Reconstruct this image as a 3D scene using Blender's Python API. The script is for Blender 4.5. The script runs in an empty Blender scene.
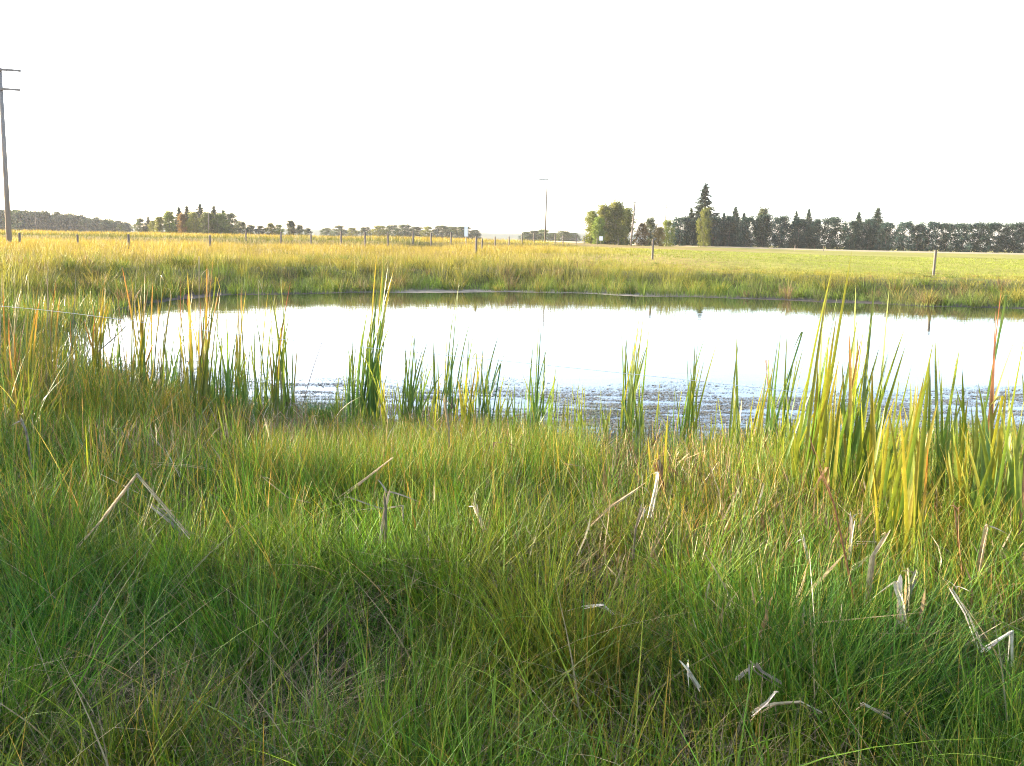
import bpy, math, random
import numpy as np
from mathutils import Vector, Matrix

random.seed(7)
rng = np.random.default_rng(11)
C = bpy.context.scene.collection
sc = bpy.context.scene
R = math.radians

# ------------------------------------------------------------------ camera
W0, H0, F = 1024, 766, 900.0
EYE = np.array([0.0, 0.0, 2.4])
PITCH, ROLL = math.atan(143 / 900), R(1.0)
fw = np.array([0, math.cos(PITCH), -math.sin(PITCH)])
rt0 = np.array([1.0, 0, 0]); up0 = np.array([0, math.sin(PITCH), math.cos(PITCH)])
rt = rt0 * math.cos(ROLL) + up0 * math.sin(ROLL)
up = up0 * math.cos(ROLL) - rt0 * math.sin(ROLL)
cam = bpy.data.objects.new('camera', bpy.data.cameras.new('camera'))
C.objects.link(cam); sc.camera = cam
cam.data.sensor_width = 36; cam.data.lens = 36 * F / W0
cam.data.clip_start = 0.05; cam.data.clip_end = 9000
cam.matrix_world = Matrix([[rt[0], up[0], -fw[0], EYE[0]], [rt[1], up[1], -fw[1], EYE[1]],
                           [rt[2], up[2], -fw[2], EYE[2]], [0, 0, 0, 1]])

def ray(px, py):
    return fw + (px - W0 / 2) / F * rt - (py - H0 / 2) / F * up
def at(px, py, d):                       # the point d metres ahead seen at a pixel of the photograph
    r = ray(px, py); return EYE + r * (d / r[1])
def on_water(px, py):
    r = ray(px, py); return EYE + r * (-EYE[2] / r[2])

# ------------------------------------------------------------------ noise, ground height
_perm = np.random.default_rng(3).random((256, 256))
def vnoise(x, y):
    x = np.asarray(x, float); y = np.asarray(y, float)
    xi = np.floor(x).astype(int); yi = np.floor(y).astype(int)
    fx = x - xi; fy = y - yi
    fx = fx * fx * (3 - 2 * fx); fy = fy * fy * (3 - 2 * fy)
    g = lambda a, b: _perm[a & 255, b & 255]
    return (g(xi, yi) * (1 - fx) + g(xi + 1, yi) * fx) * (1 - fy) + (g(xi, yi + 1) * (1 - fx) + g(xi + 1, yi + 1) * fx) * fy
def fbm(x, y, o=3):
    s = 0; a = 0.5; t = 0
    for k in range(o):
        s = s + a * vnoise(x * 2 ** k + 17 * k, y * 2 ** k + 31 * k); t += a; a *= .55
    return s / t
def sstep(a, b, x):
    t = np.clip((np.asarray(x, float) - a) / (b - a), 0, 1); return t * t * (3 - 2 * t)
def mixv(a, b, t): return a + (b - a) * t

_shore_px = [(95, 318), (150, 304), (225, 295.5), (300, 294), (380, 292), (440, 293), (512, 292), (575, 293.5), (640, 296), (700, 297.5),
             (770, 300), (850, 303), (930, 306.5), (1024, 309), (1150, 313)]
pond = [tuple(on_water(*p)[:2]) for p in _shore_px]
pond += [(38, 30), (32, 20), (22, 13.8), (12, 11.3), (7, 10.3), (3.5, 9.8), (1.0, 9.8), (-1.2, 9.9), (-2.6, 10.5), (-4.2, 11.6), (-5.6, 12.2), (-7.2, 13.4),
         (-8.8, 15.5), (-9.9, 18.2), (-11.2, 21.5)]
pond = np.array(pond)

def pond_sd(x, y):
    x = np.asarray(x, float); y = np.asarray(y, float)
    wx = x + 0.5 * (vnoise(x * .8, y * .8) - .5); wy = y + .9 * (vnoise(x * .6 + 40, y * .6) - .5)
    d2 = np.full(x.shape, 1e18); inside = np.zeros(x.shape, bool)
    n = len(pond)
    for i in range(n):
        ax, ay = pond[i]; bx, by = pond[(i + 1) % n]
        ex, ey = bx - ax, by - ay
        t = np.clip(((wx - ax) * ex + (wy - ay) * ey) / (ex * ex + ey * ey), 0, 1)
        d2 = np.minimum(d2, (wx - ax - t * ex) ** 2 + (wy - ay - t * ey) ** 2)
        cr = (ay > wy) != (by > wy)
        with np.errstate(divide='ignore', invalid='ignore'):
            inside ^= cr & (wx < (bx - ax) * (wy - ay) / (by - ay + 1e-12) + ax)
    d = np.sqrt(d2)
    return np.where(inside, -d, d)

def height(x, y, sd=None):
    x = np.asarray(x, float); y = np.asarray(y, float)
    if sd is None: sd = pond_sd(x, y)
    u = x / np.maximum(y, 5)
    d = np.maximum(sd, 0)
    near = 0.02 + np.minimum(0.066 * d, 1.1)
    zp = mixv(1.45, 1.0, sstep(.12, .42, u))
    st = 76 + np.maximum(0, u + .12) * 230
    zp = zp + .62 * sstep(0, 1, (y - st) / 9) * sstep(.16, .02, u)
    far = 0.03 * np.minimum(d, 1.5) / 1.5 + .82 * sstep(1.3, 7.5, d) + (zp - .85) * sstep(7, 26, d)
    z = mixv(near, far, sstep(14, 26, y))
    rough = (vnoise(x * 1.7, y * 1.7) - .5) * .07 + (vnoise(x * .45, y * .45) - .5) * .10
    z = z + rough * sstep(.3, 3, d) * (y < 120)
    z = np.where(sd < 0, np.maximum(-.6, sd * .16), z)
    return z
def hz(x, y): return float(height(np.array([x]), np.array([y]))[0])

def ground_px(px, py):                   # where the line of sight through a pixel meets the ground
    r = ray(px, py); ts = np.linspace(1.2, 60, 3000) / r[1]
    p = EYE[None] + r[None] * ts[:, None]
    g = p[:, 2] - height(p[:, 0], p[:, 1])
    k = int(np.argmax(g < 0)); return p[k]

# ------------------------------------------------------------------ helpers
def tag(o, label=None, cat=None, group=None, kind=None):
    if label: o['label'] = label
    if cat: o['category'] = cat
    if group: o['group'] = group
    if kind: o['kind'] = kind
    return o
def empty(name, loc=(0, 0, 0)):
    o = bpy.data.objects.new(name, None); C.objects.link(o); o.location = loc; o.empty_display_size = .2
    return o
def mesh_obj(name, V, Fc, mat, parent=None, col=None, smooth=False):
    me = bpy.data.meshes.new(name)
    V = np.asarray(V, np.float32)
    if isinstance(Fc, np.ndarray):
        nf, k = Fc.shape
        me.vertices.add(len(V)); me.vertices.foreach_set('co', V.ravel())
        me.loops.add(nf * k); me.loops.foreach_set('vertex_index', Fc.astype(np.int32).ravel())
        me.polygons.add(nf); me.polygons.foreach_set('loop_start', np.arange(nf, dtype=np.int32) * k)
        me.polygons.foreach_set('loop_total', np.full(nf, k, np.int32))
        me.update(calc_edges=True)
    else:
        me.from_pydata([tuple(map(float, v)) for v in V], [], Fc); me.update()
    if col is not None:
        a = me.attributes.new('col', 'FLOAT_COLOR', 'POINT')
        c = np.ones((len(V), 4), np.float32); c[:, :3] = col
        a.data.foreach_set('color', c.ravel())
    if smooth: me.polygons.foreach_set('use_smooth', np.ones(len(me.polygons), bool))
    me.materials.append(mat)
    o = bpy.data.objects.new(name, me); C.objects.link(o)
    if parent: o.parent = parent
    return o

class MB:                                # collects boxes and tubes into one mesh
    def __init__(s): s.V = []; s.F = []; s.c = []
    def tube(s, pts, rad, n=6, cap=True, col=(1, 1, 1)):
        pts = [np.array(p, float) for p in pts]; base = len(s.V)
        for i, p in enumerate(pts):
            t = pts[min(i + 1, len(pts) - 1)] - pts[max(i - 1, 0)]; t /= np.linalg.norm(t) + 1e-9
            a = np.cross(t, [0.31, .2, .93] if abs(t[2]) < .9 else [1, .1, 0]); a /= np.linalg.norm(a); b = np.cross(t, a)
            r = rad[i] if hasattr(rad, '__len__') else rad
            for k in range(n):
                an = 2 * math.pi * k / n
                s.V.append(p + r * (a * math.cos(an) + b * math.sin(an))); s.c.append(col)
        for i in range(len(pts) - 1):
            for k in range(n):
                s.F.append((base + i * n + k, base + i * n + (k + 1) % n, base + (i + 1) * n + (k + 1) % n, base + (i + 1) * n + k))
        if cap:
            s.F.append(tuple(base + k for k in range(n))[::-1]); s.F.append(tuple(base + (len(pts) - 1) * n + k for k in range(n)))
    def box(s, c, size, rot=0.0, col=(1, 1, 1)):
        base = len(s.V); cx, cy, cz = c; sx, sy, sz = [v / 2 for v in size]
        for dx, dy, dz in [(-1, -1, -1), (1, -1, -1), (1, 1, -1), (-1, 1, -1), (-1, -1, 1), (1, -1, 1), (1, 1, 1), (-1, 1, 1)]:
            x, y = dx * sx, dy * sy
            s.V.append(np.array([cx + x * math.cos(rot) - y * math.sin(rot), cy + x * math.sin(rot) + y * math.cos(rot), cz + dz * sz])); s.c.append(col)
        for f in [(0, 3, 2, 1), (4, 5, 6, 7), (0, 1, 5, 4), (1, 2, 6, 5), (2, 3, 7, 6), (3, 0, 4, 7)]: s.F.append(tuple(base + i for i in f))
    def build(s, name, mat, parent=None, smooth=False):
        return mesh_obj(name, np.array(s.V), s.F, mat, parent, np.array(s.c), smooth)

# ------------------------------------------------------------------ materials
def new_mat(name):
    m = bpy.data.materials.new(name); m.use_nodes = True
    nt = m.node_tree; nt.nodes.clear()
    return m, nt, nt.nodes.new('ShaderNodeOutputMaterial')
def leaf_mat(name, trans=.4, rough=.5, spec=.35, warm=(1.15, 1.1, .6), vary=.0, nscale=60, namp=.25):
    m, nt, out = new_mat(name); N = nt.nodes.new; L = nt.links.new
    at_ = N('ShaderNodeAttribute'); at_.attribute_name = 'col'
    tc = N('ShaderNodeTexCoord'); nz = N('ShaderNodeTexNoise'); nz.inputs['Scale'].default_value = nscale; nz.inputs['Detail'].default_value = 2
    L(tc.outputs['Object'], nz.inputs['Vector'])
    mr = N('ShaderNodeMapRange'); mr.inputs[1].default_value = .3; mr.inputs[2].default_value = .7
    mr.inputs[3].default_value = 1 - namp; mr.inputs[4].default_value = 1 + namp
    L(nz.outputs['Fac'], mr.inputs[0])
    mul = N('ShaderNodeVectorMath'); mul.operation = 'SCALE'
    L(at_.outputs['Color'], mul.inputs[0]); L(mr.outputs[0], mul.inputs['Scale'])
    last = mul.outputs[0]
    if vary:
        oi = N('ShaderNodeObjectInfo'); hs = N('ShaderNodeHueSaturation')
        m1 = N('ShaderNodeMapRange'); m1.inputs[3].default_value = .5 - vary * .12; m1.inputs[4].default_value = .5 + vary * .12
        m2 = N('ShaderNodeMapRange'); m2.inputs[3].default_value = 1 - vary; m2.inputs[4].default_value = 1 + vary
        L(oi.outputs['Random'], m1.inputs[0]); L(oi.outputs['Random'], m2.inputs[0])
        L(m1.outputs[0], hs.inputs['Hue']); L(m2.outputs[0], hs.inputs['Value']); L(last, hs.inputs['Color']); last = hs.outputs['Color']
    p = N('ShaderNodeBsdfPrincipled'); p.inputs['Roughness'].default_value = rough; p.inputs['Specular IOR Level'].default_value = spec
    tr = N('ShaderNodeBsdfTranslucent'); w = N('ShaderNodeVectorMath'); w.operation = 'MULTIPLY'; w.inputs[1].default_value = warm
    L(last, p.inputs['Base Color']); L(last, w.inputs[0]); L(w.outputs[0], tr.inputs['Color'])
    mx = N('ShaderNodeMixShader'); mx.inputs[0].default_value = trans
    L(p.outputs[0], mx.inputs[1]); L(tr.outputs[0], mx.inputs[2]); L(mx.outputs[0], out.inputs[0])
    return m
def solid_mat(name, c1, c2, scale=8, rough=.85, stretch=(1, 1, 1), bump=.3, attr=False, spec=.3):
    m, nt, out = new_mat(name); N = nt.nodes.new; L = nt.links.new
    tc = N('ShaderNodeTexCoord'); mp = N('ShaderNodeMapping'); mp.inputs['Scale'].default_value = stretch
    nz = N('ShaderNodeTexNoise'); nz.inputs['Scale'].default_value = scale; nz.inputs['Detail'].default_value = 6; nz.inputs['Roughness'].default_value = .65
    L(tc.outputs['Object'], mp.inputs[0]); L(mp.outputs[0], nz.inputs['Vector'])
    cr = N('ShaderNodeValToRGB'); cr.color_ramp.elements[0].position = .3; cr.color_ramp.elements[1].position = .7
    cr.color_ramp.elements[0].color = (*c1, 1); cr.color_ramp.elements[1].color = (*c2, 1)
    L(nz.outputs['Fac'], cr.inputs[0]); last = cr.outputs[0]
    if attr:
        a = N('ShaderNodeAttribute'); a.attribute_name = 'col'; mu = N('ShaderNodeVectorMath'); mu.operation = 'MULTIPLY'
        L(a.outputs['Color'], mu.inputs[0]); L(last, mu.inputs[1]); last = mu.outputs[0]
    p = N('ShaderNodeBsdfPrincipled'); p.inputs['Roughness'].default_value = rough; p.inputs['Specular IOR Level'].default_value = spec
    b = N('ShaderNodeBump'); b.inputs['Strength'].default_value = bump; b.inputs['Distance'].default_value = .05
    L(nz.outputs['Fac'], b.inputs['Height']); L(b.outputs[0], p.inputs['Normal'])
    L(last, p.inputs['Base Color']); L(p.outputs[0], out.inputs[0])
    return m

M_grass = leaf_mat('grass_blade', .32, .55, .22)
M_field = leaf_mat('field_grass_blade', .35, .6, .2, namp=.2, nscale=1.5)
M_cat = leaf_mat('cattail_leaf', .40, .38, .5, warm=(1.25, 1.15, .5), namp=.15, nscale=25)
M_dry = leaf_mat('dry_reed', .15, .7, .2, warm=(1, .95, .8), namp=.35, nscale=30)
M_tree = leaf_mat('tree_foliage', .38, .6, .25, vary=.22, nscale=.8, namp=.3)
M_conifer = leaf_mat('conifer_foliage', .10, .8, .08, warm=(1, 1, .7), vary=.18, nscale=.9, namp=.35)
M_bark = solid_mat('bark', (.06, .05, .04), (.16, .13, .10), 6, .9, (1, 1, .2))
M_wood = solid_mat('weathered_wood', (.07, .06, .05), (.17, .145, .12), 14, .85, (1, 1, .08), .4)
M_greywood = solid_mat('pole_wood', (.17, .14, .115), (.29, .245, .205), 9, .85, (1, 1, .06), .4)
M_metal = solid_mat('galvanised_wire', (.45, .45, .44), (.62, .62, .60), 30, .4, bump=.05, spec=.5)
M_ceramic = solid_mat('insulator_glaze', (.30, .26, .24), (.40, .36, .33), 20, .25, bump=.02)
M_sign = solid_mat('sign_paint', (.70, .70, .68), (.80, .80, .78), 20, .5, bump=.03)
M_gravel = solid_mat('gravel', (.20, .17, .10), (.31, .27, .17), 3.0, .95, bump=.5)
M_ground = solid_mat('soil_and_turf', (.6, .6, .6), (1.35, 1.35, 1.3), 2.2, .95, bump=.6, attr=True, spec=.1)
M_weed = solid_mat('floating_weed', (.05, .05, .035), (.13, .12, .09), 9, .6, bump=.4)
M_hill = solid_mat('far_hill', (.05, .07, .05), (.08, .10, .06), .02, .95, bump=0)

m, nt, out = new_mat('pond_water'); N = nt.nodes.new; L = nt.links.new
p = N('ShaderNodeBsdfPrincipled'); p.inputs['Base Color'].default_value = (.022, .024, .018, 1)
p.inputs['Roughness'].default_value = .015; p.inputs['IOR'].default_value = 1.333; p.inputs['Specular IOR Level'].default_value = .8
tc = N('ShaderNodeTexCoord'); mp = N('ShaderNodeMapping'); mp.inputs['Scale'].default_value = (.9, 1.6, 1)
nz = N('ShaderNodeTexNoise'); nz.inputs['Scale'].default_value = 1.6; nz.inputs['Detail'].default_value = 3
b = N('ShaderNodeBump'); b.inputs['Strength'].default_value = .05; b.inputs['Distance'].default_value = .04
L(tc.outputs['Object'], mp.inputs[0]); L(mp.outputs[0], nz.inputs['Vector']); L(nz.outputs['Fac'], b.inputs['Height'])
L(b.outputs[0], p.inputs['Normal']); L(p.outputs[0], out.inputs[0]); M_water = m

# ------------------------------------------------------------------ ground, water, road, hills
def warp(n, half, k):
    t = np.linspace(-1, 1, n); return half * np.sinh(k * t) / math.sinh(k)
gx = warp(421, 2600, 7.2)
gy = np.concatenate([-np.geomspace(400, 3, 16), np.linspace(-2.2, 56, 260), np.geomspace(56.6, 2600, 150)])
X, Y = np.meshgrid(gx, gy)
SD = pond_sd(X.ravel(), Y.ravel()); Z = height(X.ravel(), Y.ravel(), SD)
xr, yr = X.ravel(), Y.ravel(); ur = xr / np.maximum(yr, 5)
nx, ny = len(gx), len(gy)
i = np.arange(ny - 1)[:, None] * nx + np.arange(nx - 1)[None]
quads = np.stack([i, i + 1, i + 1 + nx, i + nx], -1).reshape(-1, 4)
soil = np.array([.045, .042, .022]); mud = np.array([.17, .155, .125]); bed = np.array([.03, .03, .022])
pasture = np.array([.20, .19, .035]); golden = np.array([.23, .17, .05]); verge = np.array([.10, .105, .04])
gc = np.tile(soil, (len(xr), 1))
farw = sstep(26, 36, yr)[:, None]; n1 = fbm(xr * .12, yr * .05)[:, None]; n2 = fbm(xr * .02, yr * .012)[:, None]
fieldc = mixv(golden, pasture, sstep(.10, .30, ur + (n2[:, 0] - .5) * .2)[:, None])
fieldc = fieldc * (.65 + .55 * n1)
mudf = mud[None] * (.30 + .75 * sstep(-9, -4, xr) * sstep(13, 5, xr) * (.5 + 1.0 * fbm(xr * .6, yr * .6)))[:, None]
farc = mixv(mudf, mixv(verge * .6, fieldc, sstep(7, 12, SD)[:, None]), sstep(1.2, 2.4, SD)[:, None])
gc = mixv(gc, farc, farw)
gc = np.where((SD < .6)[:, None] & (yr < 28)[:, None], mud * .25, gc)
gc = np.where((SD < -.1)[:, None], bed, gc)
tag(mesh_obj('ground', np.stack([xr, yr, Z], 1), quads, M_ground, None, gc, True), kind='structure')
tag(mesh_obj('pond_water', [(-40, 4, 0), (60, 4, 0), (60, 60, 0), (-40, 60, 0)], [(0, 1, 2, 3)], M_water), kind='structure')

# a raised gravel road crossing beyond the pasture
rp = [(14, 330), (30, 292), (52, 262), (80, 240), (120, 226), (175, 218), (260, 214), (420, 214)]
rp = np.array(rp, float); tt = np.linspace(0, len(rp) - 1, 120)
rx = np.interp(tt, range(len(rp)), rp[:, 0]); ry = np.interp(tt, range(len(rp)), rp[:, 1])
for _ in range(12):
    rx[1:-1] = (rx[:-2] + rx[1:-1] * 2 + rx[2:]) / 4; ry[1:-1] = (ry[:-2] + ry[1:-1] * 2 + ry[2:]) / 4
def road_y(x): return float(np.interp(x, rx, ry))
V, Q = [], []
for k in range(len(rx)):
    a = np.array([rx[min(k + 1, 119)] - rx[max(k - 1, 0)], ry[min(k + 1, 119)] - ry[max(k - 1, 0)]]); a /= np.linalg.norm(a); n = np.array([-a[1], a[0]])
    z0 = hz(rx[k], ry[k])
    for off, dz in [(-5.6, -.15), (-4.0, .28), (0, .35), (4.0, .28), (5.6, -.15)]:
        V.append((rx[k] + n[0] * off, ry[k] + n[1] * off, z0 + dz))
for k in range(119):
    for j in range(4): Q.append((k * 5 + j, (k + 1) * 5 + j, (k + 1) * 5 + j + 1, k * 5 + j + 1))
tag(mesh_obj('gravel_road', V, Q, M_gravel), kind='structure')
# far hills
V, Q = [], []
hx = np.linspace(-900, 900, 120)
for k, x in enumerate(hx):
    yb = 1500 + 120 * math.sin(x / 300); hgt = 9 + 9 * float(fbm(np.array([x / 130]), np.array([4.2]))[0]) - abs(x - 0) * .004
    for off, dz in [(-80, -1), (-30, hgt * .7), (0, hgt), (60, hgt * .6), (160, -1)]: V.append((x, yb + off, 1 + dz))
for k in range(119):
    for j in range(4): Q.append((k * 5 + j, (k + 1) * 5 + j, (k + 1) * 5 + j + 1, k * 5 + j + 1))
tag(mesh_obj('hills', V, Q, M_hill, None, None, True), kind='structure')

# ------------------------------------------------------------------ grass blades
def blades(name, root, h, w, az, lean, bend, cb, ct, nseg, mat, twist=None, label=None, cat=None, parent=None, power=1.6, flop=None):
    n = len(root); t = np.linspace(0, 1, nseg + 1, dtype=np.float32)[None, :]
    h = h[:, None]; w = w[:, None]
    dx = np.cos(az)[:, None]; dy = np.sin(az)[:, None]
    out = (lean[:, None] * t + bend[:, None] * t ** 2) * h
    zz = h * (t - .30 * np.abs(bend[:, None]) * t ** 2.2)
    if flop is not None: zz = zz - flop[:, None] * h * t ** 3
    P = np.stack([root[:, 0:1] + dx * out, root[:, 1:2] + dy * out, root[:, 2:3] + zz], -1)
    fa = (az if twist is None else twist)[:, None] + .5 * t
    side = np.stack([-np.sin(fa), np.cos(fa), np.zeros_like(fa)], -1)
    prof = (1 - t ** power * .93) * (.75 + .5 * t * (1 - t) * 2)
    hw = (w * .5 * prof)[..., None]
    V = np.stack([P - side * hw, P + side * hw], 2).reshape(-1, 3)
    s = 2 * (nseg + 1)
    b = (np.arange(n) * s)[:, None] + (np.arange(nseg) * 2)[None]
    Q = np.stack([b, b + 1, b + 3, b + 2], -1).reshape(-1, 4)
    tc_ = t[..., None] ** 1.3
    col = np.repeat((cb[:, None, :] * (1 - tc_) + ct[:, None, :] * tc_)[:, :, None, :], 2, 2).reshape(-1, 3)
    o = mesh_obj(name, V, Q, mat, parent, col)
    return o
def U(a, b, n): return rng.uniform(a, b, n).astype(np.float32)
def pal(cols, idx): return np.array(cols, np.float32)[idx]

# ---- near meadow
def near_pts(n, d0, d1, pw):
    d = d0 + (d1 - d0) * U(0, 1, n) ** pw
    x = U(-1, 1, n) * (.60 * d + .9)
    return x, d
def root_of(x, y, sink=.03):
    sd = pond_sd(x, y); return np.stack([x, y, height(x, y, sd) - sink], 1).astype(np.float32), sd

def lowf(x, sd): return mixv(.40, 1.0, sstep(.2, 4.2, sd)) * (1 + .35 * sstep(-2.0, -4.5, x) * sstep(3.5, 1, sd))
def zone_cols(x, y, n):
    g1 = fbm(x * .55, y * .55); g2 = fbm(x * 1.6 + 9, y * 1.6)
    deep = np.array([.042, .135, .018]); green = np.array([.075, .185, .020]); olive = np.array([.125, .19, .022]); yell = np.array([.21, .20, .028])
    k = np.clip(.34 + .09 * x / np.maximum(y * .2, .6) * .6 + (g1 - .5) * 1.3 + (g2 - .5) * .7 + rng.normal(0, .16, n), 0, 1)[:, None]
    c = np.where(k < .33, mixv(deep, green, k / .33), np.where(k < .7, mixv(green, olive, (k - .33) / .37), mixv(olive, yell, (k - .7) / .3)))
    return c * np.array([1.05, 1, .8]) * (U(.28, 1.18, n) * (.62 + .75 * fbm(x * 2.6 + 5, y * 2.6)))[:, None]

# tussocks: blades fan out from a centre and droop
nt_ = 1650
tx, ty = near_pts(nt_, 1.15, 11.2, .75)
tdir = U(0, 6.283, nt_); tsz = U(.7, 1.35, nt_) * (.72 + .5 * fbm(tx * .9 + 3, ty * .9)); ttone = np.clip(rng.normal(0, .26, nt_), -.5, .6)
per = 105
gapk = fbm(tx * 1.5 + 33, ty * 1.5 + 8) > .435; tx, ty, tsz, tdir, ttone = tx[gapk], ty[gapk], tsz[gapk], tdir[gapk], ttone[gapk]; ti = np.repeat(np.arange(len(tx)), per); n = len(ti)
ra = U(0, 6.283, n); rr = np.abs(rng.normal(0, 1, n)).astype(np.float32) * .075 * tsz[ti]
x = tx[ti] + np.cos(ra) * rr; y = ty[ti] + np.sin(ra) * rr
root, sd = root_of(x, y)
hh = U(.26, .50, n) * tsz[ti] * lowf(x, sd) * (.85 + .3 * sstep(1.2, 3, y))
az = np.where(U(0, 1, n) < .35, tdir[ti] + rng.normal(0, .6, n), ra + rng.normal(0, .5, n)).astype(np.float32)
lean = np.abs(rng.normal(.08, .13, n)) + rr * 1.8; bend = np.abs(rng.normal(.16, .24, n))
cb = zone_cols(x, y, n) * (1 + ttone[ti])[:, None]
ct = cb * np.array([1.25, 1.12, 1.0]) + np.where(U(0, 1, n)[:, None] < .16, np.array([.12, .08, .02]), 0)
ok = sd > -.3
f = lambda a: a[ok].astype(np.float32)
tag(blades('meadow_grass', f(root), f(hh), f(U(.005, .0105, n)), f(az), f(lean), f(bend), f(cb), f(ct), 4, M_grass, twist=f(U(0, 6.28, n))),
    'tangled green tussock grass covering the near bank', 'grass', kind='stuff')
# evenly scattered fine upright blades
n = 62000
x, y = near_pts(n, 1.1, 11.6, .85); root, sd = root_of(x, y)
dens = fbm(x * 1.1 + 50, y * 1.1); ok = (sd > -.5) & (dens + rng.normal(0, .09, n) > .46)
hh = U(.18, .46, n) * (.7 + .8 * fbm(x * .8, y * .8 + 20)) * lowf(x, sd)
cb = zone_cols(x, y, n); ct = cb * np.array([1.3, 1.15, .95])
lean = np.abs(rng.normal(.08, .14, n)); bend = np.abs(rng.normal(.12, .18, n))
wind = (fbm(x * .4 + 5, y * .4) * 9).astype(np.float32)
tag(blades('fine_grass', f(root), f(hh), f(U(.004, .0085, n)), f(wind + rng.normal(0, 2.2, n)), f(lean), f(bend), f(cb), f(ct), 4, M_grass, twist=f(U(0, 6.28, n))),
    'fine upright green grass between the tussocks of the near bank', 'grass', kind='stuff')
# long arching blades
n = 4800
x, y = near_pts(n, 1.2, 10.5, .8); root, sd = root_of(x, y); ok = sd > .2
cb = zone_cols(x, y, n) * 1.25; ct = cb * np.array([1.3, 1.15, .95]); dr = (U(0, 1, n) < .22)[:, None]; ct = np.where(dr, np.array([.27, .22, .12]), ct); cb = np.where(dr, np.array([.18, .15, .07]), cb)
tag(blades('arching_grass', f(root), f(U(.40, .85, n) * lowf(x, sd)), f(U(.006, .0115, n)), f(U(0, 6.28, n)), f(np.abs(rng.normal(.2, .2, n))), f(U(.35, 1.15, n)), f(cb), f(ct), 8, M_grass, twist=f(U(0, 6.28, n))),
    'long arching grass blades leaning over the near meadow', 'grass', kind='stuff')
# dry thatch, low and lying every way
n = 60000
x, y = near_pts(n, 1.1, 11.2, .85); root, sd = root_of(x, y, -.01); root[:, 2] += U(0, .16, n)
ok = (sd > .2) & (fbm(x * 1.3 + 80, y * 1.3 + 7) + rng.normal(0, .1, n) > .50)
cb = pal([(.30, .24, .11), (.20, .15, .07), (.38, .31, .17), (.16, .13, .07), (.27, .21, .08)], rng.integers(0, 5, n)) * U(.4, .85, n)[:, None]
tag(blades('dry_thatch', f(root), f(U(.12, .36, n)), f(U(.003, .0075, n)), f(U(0, 6.28, n)), f(U(.8, 2.2, n)), f(rng.normal(.3, .5, n)), f(cb), f(cb), 3, M_dry, twist=f(U(0, 6.28, n))),
    'dry tan thatch lying among the near grass', 'grass', kind='stuff')
# taller yellow-green sedge stems, thickest left, in the middle and right of the cattails
n = 66000
x, y = near_pts(n, 1.2, 11.0, .7); k3 = U(0, 1, n)
gsel = lambda lo, hi, xa, xb, ya, yb: (np.where((k3 >= lo + .18) & (k3 < hi + .18), U(xa, xb, n), x), np.where((k3 >= lo + .18) & (k3 < hi + .18), U(ya, yb, n), y))
x, y = gsel(.28, .54, -8.5, -3.0, 7.5, 13.2); x, y = gsel(.54, .74, -2.2, .8, 6.2, 9.4); x, y = gsel(.74, 1.1, 1.6, 6.8, 4.4, 9.8)
root, sd = root_of(x, y)
ok = (sd > -.5) & (fbm(x * .9 + 12, y * .9 + 77) + .10 * x / y + rng.normal(0, .1, n) > .44)
hh = U(.36, .82, n) * (.75 + .35 * sstep(2, 6, y)) * (.45 + .55 * lowf(x, sd))
cb = pal([(.11, .20, .025), (.17, .22, .03), (.24, .20, .05), (.06, .17, .025), (.09, .18, .02)], rng.integers(0, 5, n)) * U(.5, 1.1, n)[:, None]
ct = cb * np.array([1.45, 1.15, .9])
tag(blades('tall_sedge', f(root), f(hh), f(U(.005, .0105, n)), f(U(0, 6.28, n)), f(np.abs(rng.normal(.08, .12, n))), f(np.abs(rng.normal(.12, .22, n))), f(cb), f(ct), 6, M_grass, twist=f(U(0, 6.28, n))),
    'taller yellow green sedge standing over the near grass', 'sedge', kind='stuff')
# marsh grass in the shallow margin, dense and upright
n = 70000
y = U(8.2, 14.5, n); x = U(-1, 1, n) * (.60 * y + .8); root, sd = root_of(x, y)
edge = .35 + 1.0 * fbm(x * .7 + 3, y * .7 + 31)
ok = (sd > -1.5 + edge) & (sd < 3.4)
ok &= (U(0, 1, n) < .25 + .75 * sstep(-1.0, .7, sd))
root[:, 2] = np.maximum(root[:, 2], -.25)
hh = U(.16, .36, n) * (.7 + .6 * fbm(x * 1.2, y * 1.2)) * (1 + .6 * sstep(-2, -4.5, x)) + np.where(sd < 0, .10, 0)
cb = zone_cols(x, y, n) * .85; ct = cb * np.array([1.25, 1.15, .9])
tag(blades('marsh_grass', f(root), f(hh), f(U(.003, .0065, n)), f(U(0, 6.28, n)), f(np.abs(rng.normal(.06, .08, n))), f(np.abs(rng.normal(.08, .14, n))), f(cb), f(ct), 3, M_grass, twist=f(U(0, 6.28, n))),
    'dense upright marsh grass along the near edge of the pond', 'grass', kind='stuff')

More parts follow.
